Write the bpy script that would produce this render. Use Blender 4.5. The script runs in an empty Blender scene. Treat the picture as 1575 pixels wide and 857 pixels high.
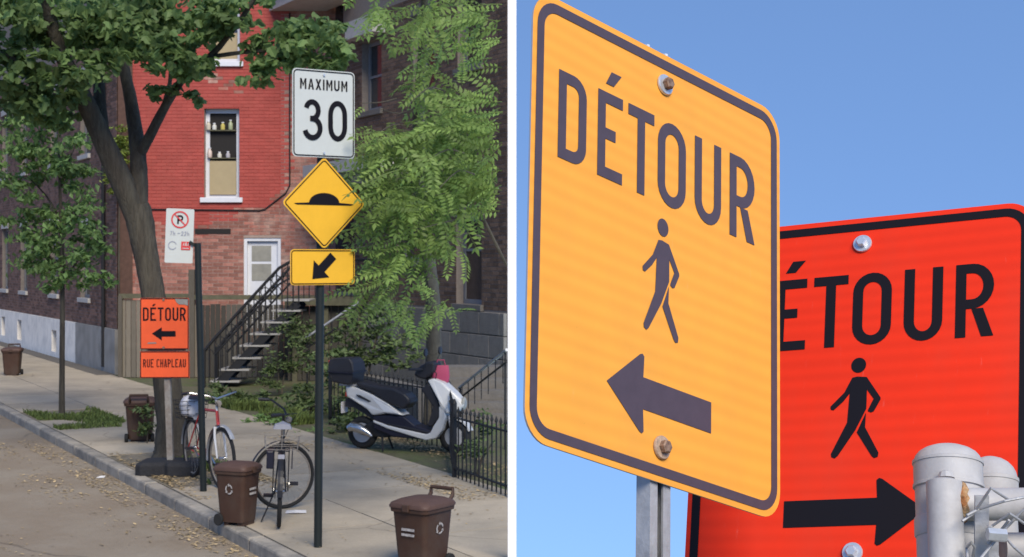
import bpy, bmesh, math, random
import numpy as np
from mathutils import Vector, Matrix

random.seed(7); RNG = np.random.default_rng(7)
S = bpy.context.scene; COL = S.collection
PI = math.pi; R = math.radians

# ------------------------------------------------------------------ camera, sky, sun, exposure
F = 2200.0; CX = 787.5; CY = 400.0; HC = 2.5      # focal length and principal point in photo pixels, eye height
cam_d = bpy.data.cameras.new('camera'); cam = bpy.data.objects.new('camera', cam_d); COL.objects.link(cam)
cam_d.sensor_fit = 'HORIZONTAL'; cam_d.sensor_width = 36.0; cam_d.lens = 36.0 * F / 1575.0
cam_d.shift_y = -(428.5 - CY) / 1575.0
cam_d.clip_start = 0.05; cam_d.clip_end = 3000
cam_d.dof.use_dof = True; cam_d.dof.focus_distance = 2.45; cam_d.dof.aperture_fstop = 22
cam.location = (0, 0, HC); cam.rotation_euler = (R(90), 0, 0)
S.camera = cam
SUN = Vector((0.26, -0.70, 0.66)).normalized()
SUN_EL = math.asin(SUN.z); SUN_AZ = math.atan2(SUN.x, SUN.y)
W = bpy.data.worlds.new('World'); S.world = W; W.use_nodes = True
nt = W.node_tree; nt.nodes.clear()
wo = nt.nodes.new('ShaderNodeOutputWorld'); bg = nt.nodes.new('ShaderNodeBackground')
sk = nt.nodes.new('ShaderNodeTexSky'); sk.sky_type = 'NISHITA'; sk.sun_disc = False
sk.sun_elevation = SUN_EL; sk.sun_rotation = SUN_AZ; sk.air_density = 1.0; sk.dust_density = 0.0; sk.ozone_density = 5.0
# sky stretched to run on below eye level in the image, so the direction is lifted to the upper half of the dome
tc = nt.nodes.new('ShaderNodeTexCoord'); sp = nt.nodes.new('ShaderNodeSeparateXYZ'); cb = nt.nodes.new('ShaderNodeCombineXYZ')
ma = nt.nodes.new('ShaderNodeMath'); ma.operation = 'MULTIPLY_ADD'; ma.inputs[1].default_value = 0.75; ma.inputs[2].default_value = 0.54
mx = nt.nodes.new('ShaderNodeMath'); mx.operation = 'MAXIMUM'; mx.inputs[1].default_value = 0.03
nt.links.new(tc.outputs['Generated'], sp.inputs[0])
nt.links.new(sp.outputs[0], cb.inputs[0]); nt.links.new(sp.outputs[1], cb.inputs[1])
nt.links.new(sp.outputs[2], ma.inputs[0]); nt.links.new(ma.outputs[0], mx.inputs[0]); nt.links.new(mx.outputs[0], cb.inputs[2])
nt.links.new(cb.outputs[0], sk.inputs['Vector'])
nt.links.new(sk.outputs[0], bg.inputs[0]); bg.inputs[1].default_value = 0.15
nt.links.new(bg.outputs[0], wo.inputs[0])
sd = bpy.data.lights.new('sun', 'SUN'); sd.energy = 2.4; sd.angle = R(30); sd.color = (1.0, 0.91, 0.78)
so = bpy.data.objects.new('sun', sd); COL.objects.link(so)
so.rotation_euler = SUN.to_track_quat('Z', 'Y').to_euler(); so.location = (0, 0, 40)
S.view_settings.view_transform = 'Standard'; S.view_settings.look = 'None'
S.view_settings.exposure = 0.9; S.view_settings.gamma = 1.0
S.render.engine = 'CYCLES'

# ------------------------------------------------------------------ helpers
def G(px, py, z=0.0):
    d = (HC - z) * F / (py - CY)
    return Vector(((px - CX) / F * d, d, z))
def P(px, py, d):
    return Vector(((px - CX) / F * d, d, HC - (py - CY) / F * d))

def mat(name, col, rough=0.8, var=0.0, scale=20.0, bump=0.0, bscale=60.0, metal=0.0, tint=0.0, col2=None, spec=0.3, trans=0.0, stretch=None, dirt=None, dscale=1.5):
    """procedural material: base colour broken up by noise, per-piece tint, optional second colour patches and bump"""
    m = bpy.data.materials.new(name); m.use_nodes = True
    n = m.node_tree; b = n.nodes['Principled BSDF']; L = n.links.new
    b.inputs['Roughness'].default_value = rough; b.inputs['Metallic'].default_value = metal
    b.inputs['Specular IOR Level'].default_value = spec
    c = n.nodes.new('ShaderNodeRGB'); c.outputs[0].default_value = (*col, 1); cur = c.outputs[0]
    co = n.nodes.new('ShaderNodeTexCoord'); vec = co.outputs['Object']
    if stretch:
        mp = n.nodes.new('ShaderNodeMapping'); mp.inputs['Scale'].default_value = stretch; L(vec, mp.inputs[0]); vec = mp.outputs[0]
    if col2 is not None or dirt is not None:
        nz = n.nodes.new('ShaderNodeTexNoise'); nz.inputs['Scale'].default_value = dscale; nz.inputs['Detail'].default_value = 6; nz.inputs['Roughness'].default_value = 0.65
        L(vec, nz.inputs['Vector'])
        rp = n.nodes.new('ShaderNodeValToRGB'); rp.color_ramp.elements[0].position = 0.42; rp.color_ramp.elements[1].position = 0.66
        L(nz.outputs[0], rp.inputs[0])
        mi = n.nodes.new('ShaderNodeMix'); mi.data_type = 'RGBA'; L(rp.outputs[0], mi.inputs[0]); L(cur, mi.inputs[6])
        mi.inputs[7].default_value = (*(col2 or dirt), 1); cur = mi.outputs[2]
    if var > 0:
        nz = n.nodes.new('ShaderNodeTexNoise'); nz.inputs['Scale'].default_value = scale; nz.inputs['Detail'].default_value = 8; nz.inputs['Roughness'].default_value = 0.7
        L(vec, nz.inputs['Vector'])
        mr = n.nodes.new('ShaderNodeMapRange'); mr.inputs[1].default_value = 0.25; mr.inputs[2].default_value = 0.75
        mr.inputs[3].default_value = 1 - var; mr.inputs[4].default_value = 1 + var; L(nz.outputs[0], mr.inputs[0])
        mu = n.nodes.new('ShaderNodeMix'); mu.data_type = 'RGBA'; mu.blend_type = 'MULTIPLY'; mu.inputs[0].default_value = 1
        L(cur, mu.inputs[6]); L(mr.outputs[0], mu.inputs[7]); cur = mu.outputs[2]
    if tint > 0:
        at = n.nodes.new('ShaderNodeAttribute'); at.attribute_name = 'tint'
        mr = n.nodes.new('ShaderNodeMapRange'); mr.inputs[3].default_value = 1 - tint; mr.inputs[4].default_value = 1 + tint; L(at.outputs['Fac'], mr.inputs[0])
        mu = n.nodes.new('ShaderNodeMix'); mu.data_type = 'RGBA'; mu.blend_type = 'MULTIPLY'; mu.inputs[0].default_value = 1
        L(cur, mu.inputs[6]); L(mr.outputs[0], mu.inputs[7]); cur = mu.outputs[2]
    L(cur, b.inputs['Base Color'])
    if bump > 0:
        nz = n.nodes.new('ShaderNodeTexNoise'); nz.inputs['Scale'].default_value = bscale; nz.inputs['Detail'].default_value = 6; L(vec, nz.inputs['Vector'])
        bp = n.nodes.new('ShaderNodeBump'); bp.inputs['Strength'].default_value = bump; bp.inputs['Distance'].default_value = 0.02
        L(nz.outputs[0], bp.inputs['Height']); L(bp.outputs[0], b.inputs['Normal'])
    if trans > 0:
        tr = n.nodes.new('ShaderNodeBsdfTranslucent'); L(cur, tr.inputs[0]); ms = n.nodes.new('ShaderNodeMixShader'); ms.inputs[0].default_value = trans
        o = n.nodes['Material Output']; L(b.outputs[0], ms.inputs[1]); L(tr.outputs[0], ms.inputs[2]); L(ms.outputs[0], o.inputs[0])
    return m

def sheeting(name, col, worn=None):
    """reflective sign sheeting: faint horizontal seams and ripples of the film, slight gloss"""
    m = mat(name, col, rough=0.5, var=0.05, scale=6, spec=0.2)
    n = m.node_tree; b = n.nodes['Principled BSDF']; L = n.links.new
    src = b.inputs['Base Color'].links[0].from_socket
    co = n.nodes.new('ShaderNodeTexCoord'); mp = n.nodes.new('ShaderNodeMapping'); mp.inputs['Scale'].default_value = (1.0, 1, 12.0); L(co.outputs['Object'], mp.inputs[0])
    w = n.nodes.new('ShaderNodeTexWave'); w.wave_type = 'BANDS'; w.bands_direction = 'Z'; w.inputs['Scale'].default_value = 0.9
    w.inputs['Distortion'].default_value = 3.0; w.inputs['Detail'].default_value = 3; L(mp.outputs[0], w.inputs[0])
    mr = n.nodes.new('ShaderNodeMapRange'); mr.inputs[3].default_value = 0.955; mr.inputs[4].default_value = 1.045; L(w.outputs['Fac'], mr.inputs[0])
    mu = n.nodes.new('ShaderNodeMix'); mu.data_type = 'RGBA'; mu.blend_type = 'MULTIPLY'; mu.inputs[0].default_value = 1
    L(src, mu.inputs[6]); L(mr.outputs[0], mu.inputs[7]); L(mu.outputs[2], b.inputs['Base Color'])
    # grime: soft smudges, fine scratches and faint run marks
    def overlay(src_, scale_, stretch_, lo, hi, amount, rough_=0.6):
        mp2 = n.nodes.new('ShaderNodeMapping'); mp2.inputs['Scale'].default_value = stretch_; L(co.outputs['Object'], mp2.inputs[0])
        nz2 = n.nodes.new('ShaderNodeTexNoise'); nz2.inputs['Scale'].default_value = scale_; nz2.inputs['Detail'].default_value = 7; nz2.inputs['Roughness'].default_value = rough_; L(mp2.outputs[0], nz2.inputs['Vector'])
        r2 = n.nodes.new('ShaderNodeMapRange'); r2.inputs[1].default_value = lo; r2.inputs[2].default_value = hi; r2.inputs[3].default_value = 0; r2.inputs[4].default_value = amount; L(nz2.outputs[0], r2.inputs[0])
        m2 = n.nodes.new('ShaderNodeMix'); m2.data_type = 'RGBA'; L(r2.outputs[0], m2.inputs[0]); L(src_, m2.inputs[6]); return m2
    m_a = overlay(mu.outputs[2], 5.0, (1,1,0.5), 0.5, 0.75, 0.34); m_a.inputs[7].default_value = (col[0]*0.72+0.03, col[1]*0.72+0.03, col[2]*0.72+0.02, 1)
    m_b = overlay(m_a.outputs[2], 60.0, (1.6,1,0.16), 0.62, 0.72, 0.4, 0.8); m_b.inputs[7].default_value = (min(1,col[0]*1.05), col[1]*0.8+0.16, col[2]*0.8+0.14, 1)
    m_c = overlay(m_b.outputs[2], 130.0, (1,1,1), 0.70, 0.76, 0.35, 0.5); m_c.inputs[7].default_value = (col[0]*0.45, col[1]*0.45, col[2]*0.45, 1)
    L(m_c.outputs[2], b.inputs['Base Color'])
    bp = n.nodes.new('ShaderNodeBump'); bp.inputs['Strength'].default_value = 0.04; bp.inputs['Distance'].default_value = 0.004
    L(w.outputs['Fac'], bp.inputs['Height']); L(bp.outputs[0], b.inputs['Normal'])
    return m

def cracks(m, scale=0.55, width=0.012, depth=0.45):
    n = m.node_tree; b = n.nodes['Principled BSDF']; L = n.links.new; src = b.inputs['Base Color'].links[0].from_socket
    co = n.nodes.new('ShaderNodeTexCoord'); nz = n.nodes.new('ShaderNodeTexNoise'); nz.inputs['Scale'].default_value = 1.3; nz.inputs['Detail'].default_value = 6; L(co.outputs['Object'], nz.inputs['Vector'])
    ad = n.nodes.new('ShaderNodeMix'); ad.data_type = 'VECTOR'; ad.inputs[0].default_value = 0.35; L(co.outputs['Object'], ad.inputs[4]); L(nz.outputs['Color'], ad.inputs[5])
    vo = n.nodes.new('ShaderNodeTexVoronoi'); vo.feature = 'DISTANCE_TO_EDGE'; vo.inputs['Scale'].default_value = scale; L(ad.outputs[1], vo.inputs['Vector'])
    r1 = n.nodes.new('ShaderNodeMapRange'); r1.inputs[1].default_value = 0; r1.inputs[2].default_value = width; r1.inputs[3].default_value = 1-depth; r1.inputs[4].default_value = 1; L(vo.outputs['Distance'], r1.inputs[0])
    n2 = n.nodes.new('ShaderNodeTexNoise'); n2.inputs['Scale'].default_value = 0.5; n2.inputs['Detail'].default_value = 3; L(co.outputs['Object'], n2.inputs['Vector'])
    r2 = n.nodes.new('ShaderNodeMapRange'); r2.inputs[1].default_value = 0.45; r2.inputs[2].default_value = 0.6; L(n2.outputs[0], r2.inputs[0])
    mm = n.nodes.new('ShaderNodeMix'); mm.inputs[2].default_value = 1.0; L(r2.outputs[0], mm.inputs[0]); L(r1.outputs[0], mm.inputs[3])
    mu = n.nodes.new('ShaderNodeMix'); mu.data_type = 'RGBA'; mu.blend_type = 'MULTIPLY'; mu.inputs[0].default_value = 1; L(src, mu.inputs[6]); L(mm.outputs[0], mu.inputs[7]); L(mu.outputs[2], b.inputs['Base Color'])
class MB:
    def __init__(s): s.v = []; s.f = []; s.m = []; s.t = []
    def add(s, vs, fs, mi=0, tint=0.5):
        o = len(s.v); s.v += [tuple(v) for v in vs]; s.f += [tuple(i + o for i in f) for f in fs]
        s.m += [mi] * len(fs); s.t += [tint] * len(fs); return s
    def box(s, a, b, mi=0, tint=0.5, skip=()):
        x0, y0, z0 = a; x1, y1, z1 = b
        vs = [(x0,y0,z0),(x1,y0,z0),(x1,y1,z0),(x0,y1,z0),(x0,y0,z1),(x1,y0,z1),(x1,y1,z1),(x0,y1,z1)]
        fs = [(0,3,2,1),(4,5,6,7),(0,1,5,4),(1,2,6,5),(2,3,7,6),(3,0,4,7)]
        return s.add(vs, [f for i, f in enumerate(fs) if i not in skip], mi, tint)
    def bar(s, a, b, w, h=None, mi=0, up=(0,0,1)):
        a = Vector(a); b = Vector(b); h = h or w; d = (b - a).normalized(); u = Vector(up)
        if abs(d.dot(u)) > 0.98: u = Vector((0,1,0))
        r = d.cross(u).normalized(); u = r.cross(d)
        vs = [p + r*(sx*w/2) + u*(sz*h/2) for p in (a, b) for sx, sz in ((-1,-1),(1,-1),(1,1),(-1,1))]
        return s.add(vs, [(0,1,2,3),(7,6,5,4),(0,4,5,1),(1,5,6,2),(2,6,7,3),(3,7,4,0)], mi)
    def tube(s, pts, r, n=8, mi=0, cap=True, closed=False, jitter=0.0):
        pts = [Vector(p) for p in pts]; k = len(pts)
        rs = list(r) if hasattr(r, '__len__') else [r] * k
        vs = []; prev = None
        for i, p in enumerate(pts):
            if closed: d = pts[(i+1) % k] - pts[i-1]
            else: d = pts[min(i+1, k-1)] - pts[max(i-1, 0)]
            d.normalize()
            if prev is None:
                u = Vector((0,0,1)) if abs(d.z) < 0.9 else Vector((1,0,0)); u = (u - d*u.dot(d)).normalized()
            else: u = (prev - d*prev.dot(d)).normalized()
            prev = u; w = d.cross(u)
            for j in range(n):
                a = 2*PI*j/n; q = rs[i] * (1 + (random.uniform(-jitter, jitter) if jitter else 0))
                vs.append(p + u*(math.cos(a)*q) + w*(math.sin(a)*q))
        fs = []
        for i in range(k if closed else k-1):
            i2 = (i+1) % k
            for j in range(n): fs.append((i*n+j, i*n+(j+1)%n, i2*n+(j+1)%n, i2*n+j))
        if cap and not closed: fs += [tuple(range(n-1,-1,-1)), tuple((k-1)*n+j for j in range(n))]
        return s.add(vs, fs, mi)
    def lathe(s, prof, n=24, c=(0,0,0), axis='z', mi=0):
        vs = []; c = Vector(c)
        for r, h in prof:
            for j in range(n):
                a = 2*PI*j/n; x, y = r*math.cos(a), r*math.sin(a)
                vs.append(c + Vector({'z':(x,y,h),'y':(x,h,y),'x':(h,x,y)}[axis]))
        fs = [(i*n+j, i*n+(j+1)%n, (i+1)*n+(j+1)%n, (i+1)*n+j) for i in range(len(prof)-1) for j in range(n)]
        fs += [tuple(range(n-1,-1,-1)), tuple((len(prof)-1)*n+j for j in range(n))]
        return s.add(vs, fs, mi)
    def prism(s, poly, y0, y1, mi=0, taper=None):
        """polygon in x,z extruded along y; taper shrinks the y extent per vertex"""
        k = len(poly); tp = taper or [1]*k
        vs = [(x, y0*t, z) for (x, z), t in zip(poly, tp)] + [(x, y1*t, z) for (x, z), t in zip(poly, tp)]
        fs = [tuple(range(k)), tuple(range(2*k-1, k-1, -1))] + [(i, i+k, (i+1)%k+k, (i+1)%k) for i in range(k)]
        return s.add(vs, fs, mi)
    def strip(s, poly, y, mi=0):
        return s.add([(x, y, z) for x, z in poly], [tuple(range(len(poly)))], mi)
    def mesh(s, name, mats):
        me = bpy.data.meshes.new(name); me.from_pydata(s.v, [], s.f)
        for m in (mats if isinstance(mats, (list, tuple)) else [mats]): me.materials.append(m)
        if isinstance(mats, (list, tuple)) and len(mats) > 1: me.polygons.foreach_set('material_index', s.m)
        if len(set(s.t)) > 1 or (s.t and s.t[0] != 0.5):
            a = me.attributes.new('tint', 'FLOAT', 'FACE'); a.data.foreach_set('value', s.t)
        me.update(); return me

def link(name, me, parent=None, loc=None, rotz=0.0):
    o = bpy.data.objects.new(name, me); COL.objects.link(o)
    if parent: o.parent = parent
    if loc is not None: o.location = loc
    if rotz: o.rotation_euler = (0, 0, rotz)
    return o
def fixn(me):
    bm = bmesh.new(); bm.from_mesh(me); bmesh.ops.recalc_face_normals(bm, faces=bm.faces); bm.to_mesh(me); bm.free()
def obj(name, mb, mats, parent=None, loc=None, rotz=0.0, smooth=False, bevel=0.0, fix=True, seg=2):
    me = mb.mesh(name, mats)
    if fix: fixn(me)
    if smooth: me.polygons.foreach_set('use_smooth', [True]*len(me.polygons)); me.set_sharp_from_angle(angle=R(40))
    o = link(name, me, parent, loc, rotz)
    if bevel:
        b = o.modifiers.new('edge', 'BEVEL'); b.width = bevel; b.segments = seg; b.limit_method = 'ANGLE'; b.angle_limit = R(35)
    return o
def tag(o, label=None, cat=None, group=None, kind=None):
    for k, v in (('label', label), ('category', cat), ('group', group), ('kind', kind)):
        if v: o[k] = v
    return o
def thing(name, label, cat, loc=(0,0,0), rotz=0.0, group=None):
    o = bpy.data.objects.new(name, None); COL.objects.link(o); o.location = loc; o.rotation_euler = (0,0,rotz); o.empty_display_size = 0.2
    return tag(o, label, cat, group)
def copy_tree(o, parent=None):
    c = o.copy(); COL.objects.link(c)
    if parent: c.parent = parent
    for ch in list(o.children): copy_tree(ch, c)
    return c

# ------------------------------------------------------------------ materials
M = {}
M['asphalt'] = mat('asphalt', (0.25,0.195,0.135), 0.95, 0.22, 90, 0.5, 200, dirt=(0.30,0.25,0.185), dscale=0.7)
M['concrete'] = mat('concrete', (0.40,0.335,0.245), 0.92, 0.12, 40, 0.25, 120, tint=0.1, dirt=(0.28,0.24,0.18), dscale=0.8)
M['kerb'] = mat('kerb_concrete', (0.36,0.315,0.25), 0.92, 0.2, 14, 0.4, 70, tint=0.12, dirt=(0.19,0.175,0.15), dscale=3)
M['joint'] = mat('joint_dirt', (0.12,0.105,0.085), 0.95, 0.2, 30)
M['earth'] = mat('trodden_earth', (0.24,0.2,0.145), 0.97, 0.3, 12, 0.7, 40, dirt=(0.17,0.145,0.095), dscale=2.5)
M['garden'] = mat('garden_soil', (0.11,0.1,0.06), 0.97, 0.35, 8, 0.7, 30, dirt=(0.08,0.1,0.035), dscale=2)
M['grass'] = mat('grass', (0.12,0.16,0.045), 0.85, 0.2, 5, tint=0.5, trans=0.3)
M['litter'] = mat('dry_leaves', (0.36,0.265,0.14), 0.9, 0.2, 5, tint=0.5)
M['post_black'] = mat('dark_green_paint', (0.012,0.016,0.015), 0.5, 0.2, 20)
M['white_paint'] = mat('white_paint', (0.85,0.85,0.85), 0.6)
M['alu'] = mat('aluminium', (0.55,0.55,0.55), 0.4, 0.1, 30, metal=0.7)
M['galv'] = mat('galvanised_steel', (0.42,0.42,0.42), 0.5, 0.16, 35, 0.12, 70, metal=0.35, dirt=(0.33,0.33,0.335), dscale=16)
M['silverpaint'] = mat('silver_paint', (0.44,0.43,0.42), 0.55, 0.12, 25, 0.06, 60, metal=0.0, dirt=(0.36,0.345,0.335), dscale=9)
M['galv_old'] = mat('weathered_steel', (0.27,0.25,0.22), 0.7, 0.25, 25, 0.2, 60, metal=0.2, dirt=(0.2,0.16,0.13), dscale=8)
M['rust'] = mat('rust', (0.32,0.13,0.045), 0.9, 0.4, 60, 0.5, 120, dirt=(0.55,0.38,0.2), dscale=40)
M['zinc'] = mat('zinc_bolt', (0.62,0.64,0.66), 0.35, 0.15, 80, metal=0.6)
M['rustbolt'] = mat('rusty_bolt', (0.30,0.20,0.14), 0.6, 0.4, 150, metal=0.3, dirt=(0.12,0.07,0.05), dscale=120)
M['sign_orange'] = sheeting('orange_sheeting', (0.80,0.345,0.05))
M['sign_red'] = sheeting('vermilion_sheeting', (0.72,0.028,0.005))
M['ink_faded'] = mat('faded_ink', (0.072,0.054,0.068), 0.4, 0.12, 30, spec=0.3)
M['ink'] = mat('black_ink', (0.008,0.007,0.010), 0.6, spec=0.12)
M['sign_white'] = mat('white_sheeting', (0.50,0.52,0.49), 0.5, 0.04, 10)
M['sign_yellow'] = mat('yellow_sheeting', (0.74,0.40,0.025), 0.5, 0.05, 10)
M['sign_work'] = mat('worksite_orange_sheeting', (0.80,0.105,0.028), 0.5, 0.08, 10)
M['ink_red'] = mat('red_ink', (0.55,0.05,0.05), 0.5)
M['ink_grey'] = mat('grey_ink', (0.30,0.31,0.36), 0.5)
M['rubber'] = mat('black_rubber', (0.022,0.022,0.024), 0.8, 0.3, 20, 0.4, 40)
M['bin'] = mat('brown_plastic', (0.055,0.028,0.018), 0.55, 0.15, 8, 0.1, 90, dirt=(0.065,0.042,0.03), dscale=3)
M['bin'].node_tree.nodes['Principled BSDF'].inputs['Roughness'].default_value=0.62
M['bin_mark'] = mat('worn_white_print', (0.42,0.40,0.38), 0.7, 0.3, 60, dirt=(0.22,0.19,0.17), dscale=40)
M['bin_lid'] = mat('brown_lid_plastic', (0.085,0.048,0.036), 0.6, 0.15, 8, 0.1, 90)
M['redbrick_paint'] = mat('red_painted_brick', (0.365,0.072,0.057), 0.85, 0.16, 3, 0.2, 60, tint=0.07, dirt=(0.35,0.075,0.058), dscale=1.2)
M['redbrick'] = mat('old_red_brick', (0.30,0.115,0.085), 0.9, 0.3, 9, 0.3, 60, tint=0.28, dirt=(0.38,0.25,0.2), dscale=2.2)
M['mortar'] = mat('mortar', (0.33,0.25,0.21), 0.95, 0.2, 14)
M['mortar_red'] = mat('painted_mortar', (0.36,0.06,0.047), 0.9, 0.2, 14)
M['brownbrick'] = mat('brown_brick', (0.15,0.085,0.065), 0.9, 0.3, 9, 0.3, 60, tint=0.4)
M['mortar_dark'] = mat('dark_mortar', (0.20,0.17,0.145), 0.95, 0.2, 14)
M['greybrick'] = mat('dark_facade_brick', (0.125,0.08,0.055), 0.9, 0.25, 9, 0.3, 60, tint=0.35)
M['stone'] = mat('weathered_stone', (0.17,0.155,0.135), 0.92, 0.22, 8, 0.4, 30, tint=0.2)
M['stone_pale'] = mat('pale_stone', (0.42,0.40,0.37), 0.9, 0.15, 8, 0.2, 30)
M['foundation_white'] = mat('whitewashed_concrete', (0.80,0.75,0.67), 0.9, 0.1, 5, 0.2, 30, dirt=(0.62,0.59,0.54), dscale=2)
M['foundation_grey'] = mat('bare_foundation', (0.30,0.285,0.26), 0.95, 0.25, 6, 0.4, 30, dirt=(0.2,0.19,0.17), dscale=3)
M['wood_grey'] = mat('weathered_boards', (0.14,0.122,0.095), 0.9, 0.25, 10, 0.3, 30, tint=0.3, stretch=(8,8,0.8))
M['wood_dark'] = mat('dark_boards', (0.075,0.068,0.056), 0.9, 0.25, 10, 0.3, 30, tint=0.3, stretch=(8,8,0.8))  # same boards in a darker tone
M['wood_beam'] = mat('mossy_beam', (0.10,0.095,0.06), 0.9, 0.3, 10)
M['frame_white'] = mat('white_window_paint', (0.62,0.63,0.66), 0.6, 0.08, 6)
M['frame_grey'] = mat('grey_window_paint', (0.17,0.17,0.175), 0.6, 0.1, 6)
M['blind'] = mat('beige_blind', (0.36,0.29,0.17), 0.8, 0.08, 5)
M['dark'] = mat('dark_room', (0.022,0.02,0.019), 0.9)
M['glass'] = mat('window_glass', (0.03,0.033,0.036), 0.08, spec=0.5)
M['glass_pale'] = mat('curtained_glass', (0.26,0.25,0.21), 0.3, 0.2, 7, spec=0.5)
M['iron'] = mat('black_iron', (0.014,0.014,0.015), 0.55, 0.2, 30)
M['tread'] = mat('worn_tread_paint', (0.30,0.29,0.27), 0.8, 0.25, 12)
M['bark'] = mat('maple_bark', (0.058,0.048,0.036), 0.95, 0.45, 9, 1.0, 22, stretch=(3,3,0.45), dirt=(0.085,0.075,0.055), dscale=2)
M['bark_pale'] = mat('pale_bark', (0.085,0.075,0.058), 0.95, 0.3, 10, 0.5, 30)
M['leaf_maple'] = mat('maple_leaves', (0.15,0.225,0.075), 0.55, 0.15, 2, tint=0.45, trans=0.5)
M['leaf_young'] = mat('young_tree_leaves', (0.17,0.27,0.085), 0.55, 0.15, 2, tint=0.5, trans=0.35)
M['leaf_locust'] = mat('locust_leaflets', (0.21,0.30,0.075), 0.5, 0.12, 2, tint=0.4, trans=0.5)
M['leaf_bush'] = mat('bush_leaves', (0.10,0.14,0.05), 0.55, 0.15, 2, tint=0.55, trans=0.3)
M['leaf_pale'] = mat('lime_leaves', (0.20,0.26,0.05), 0.55, 0.15, 2, tint=0.4, trans=0.35)
M['scooter'] = mat('silver_scooter_paint', (0.50,0.50,0.49), 0.35, 0.05, 6, metal=0.1, spec=0.5)
M['black_plastic'] = mat('black_plastic', (0.02,0.02,0.024), 0.45, 0.1, 20)
M['navy_plastic'] = mat('dark_blue_plastic', (0.012,0.012,0.022), 0.4)
M['tyre'] = mat('tyre_rubber', (0.018,0.018,0.018), 0.85, 0.1, 30)
M['chrome'] = mat('polished_metal', (0.42,0.42,0.42), 0.25, metal=0.9)
M['bike_white'] = mat('white_frame_paint', (0.6,0.6,0.6), 0.35)
M['bike_red'] = mat('red_frame_paint', (0.4,0.03,0.03), 0.35)
M['bike_black'] = mat('black_frame_paint', (0.015,0.015,0.018), 0.4)
M['bag_white'] = mat('white_plastic_bag', (0.62,0.62,0.64), 0.5, 0.05, 6, trans=0.2)
M['pink'] = mat('pink_fabric', (0.34,0.05,0.10), 0.7)
M['red_lens'] = mat('red_reflector', (0.55,0.04,0.03), 0.3)
M['grey_saddle'] = mat('grey_cover', (0.30,0.30,0.33), 0.6, 0.1, 20)
M['paper'] = mat('crumpled_paper', (0.6,0.58,0.56), 0.8)

cracks(M['asphalt']); cracks(M['concrete'], 0.8, 0.008, 0.4)

# ------------------------------------------------------------------ street frame: d runs up the street, n runs from road to houses
DV = Vector((-0.485, 0.8745, 0)); NV = Vector((0.8745, 0.485, 0)); ROT = math.atan2(-0.8745, 0.485)
def SN(s, n, z=0.0): return DV*s + NV*n + Vector((0,0,z))
def sn(p): return p.dot(DV), p.dot(NV)
EDGE = 11.95        # beyond this the ground ends to the right of the post
# local street frame for flat pieces: x = down the street (towards the viewer), y = towards the houses
def clip_edge(poly):
    """cut a street polygon (x,y world) to the left of x = 0.02 (where the ground is cut behind the post)"""
    out = []
    for i in range(len(poly)):
        a, b = poly[i], poly[(i+1) % len(poly)]; ia, ib = a[0] <= 0.0, b[0] <= 0.0
        if ia: out.append(a)
        if ia != ib:
            t = (0.0 - a[0]) / (b[0]-a[0]); out.append((0.0, a[1] + t*(b[1]-a[1])))
    return out
def slab_mb(poly, z0, z1, tint=0.5):
    k = len(poly); mb = MB()
    vs = [(x,y,z1) for x,y in poly] + [(x,y,z0) for x,y in poly]
    mb.add(vs, [tuple(range(k)), tuple(range(2*k-1,k-1,-1))] + [(i,(i+1)%k,(i+1)%k+k,i+k) for i in range(k)], 0, tint)
    return mb
def rect_sn(s0, s1, n0, n1):
    return [tuple(SN(s,n))[:2] for s,n in ((s0,n0),(s1,n0),(s1,n1),(s0,n1))]

KERB = 4.17; FAR = 7.5
# ground: one sheet, cut away right of the white post so sky shows there
gm = MB()
gp = [(-900,-900),(900,-900),(900,EDGE),(0.0,EDGE),(0.0,900),(-900,900)]
gm = slab_mb(gp, -1.2, -0.17)
tag(obj('ground', gm, M['garden']), kind='structure')
rp = clip_edge(rect_sn(-60, 160, -9, KERB))
tag(obj('road', slab_mb(rp, -0.169, -0.12), M['asphalt']), kind='structure')
base = obj('pavement', slab_mb(clip_edge(rect_sn(-40, 160, KERB+0.16, FAR)), -0.168, -0.035), M['joint']); tag(base, kind='structure')
gb = slab_mb(clip_edge(rect_sn(-40, 160, FAR+0.002, 60)), -0.167, -0.012)
tag(obj('garden_ground', gb, M['garden']), kind='structure')
# paving slabs: verge strip n 4.33-5.5, walk 5.5-7.5
s_ = 6.0; VERGE = 5.55
def slab(s0, s1, n0, n1, m, name='paving_slab'):
    g = 0.006; poly = clip_edge(rect_sn(s0+g, s1-g, n0+g, n1-g))
    if len(poly) < 3: return
    o = obj(name, slab_mb(poly, -0.034, 0.0 + random.uniform(-0.003, 0.003), random.random()), m, base)
    return o
kb = obj('kerb', slab_mb(clip_edge(rect_sn(-40, 160, KERB+0.006, KERB+0.152)), -0.168, -0.03), M['joint']); tag(kb, kind='structure')
for k in range(46):
    s0 = 4 + k*1.2
    poly = clip_edge(rect_sn(s0+0.005, s0+1.195, KERB, KERB+0.158))
    if len(poly) >= 3: obj('kerb_stone', slab_mb(poly, -0.16, 0.004 + random.uniform(-0.004,0.004), random.random()), M['kerb'], kb, bevel=0.022)
def pit(px_corners):
    q = [sn(G(*c)) for c in px_corners]
    return (min(a for a,b in q), max(a for a,b in q))
tree_pit = (20.2, 24.4)         # young tree's grass pit along s
for k in range(46):
    s0 = 5 + k*1.35
    slab(s0, s0+1.35, VERGE, FAR, M['concrete'])
s0 = 5.0
while s0 < 60:
    s1 = s0 + 1.5
    if s0 > 15.0 and s0 < 18.3: s0 = s1; continue       # bare earth round the maple
    if s0 >= 21.6 and s0 < 24.4: s0 = s1; continue      # grass pit
    slab(s0, s1, KERB+0.165, VERGE, M['concrete']); s0 = s1
tag(obj('earth_patch', slab_mb(rect_sn(14.0+1.0, 18.5, KERB+0.17, VERGE-0.01), -0.034, -0.006), M['earth']), kind='structure')
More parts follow.
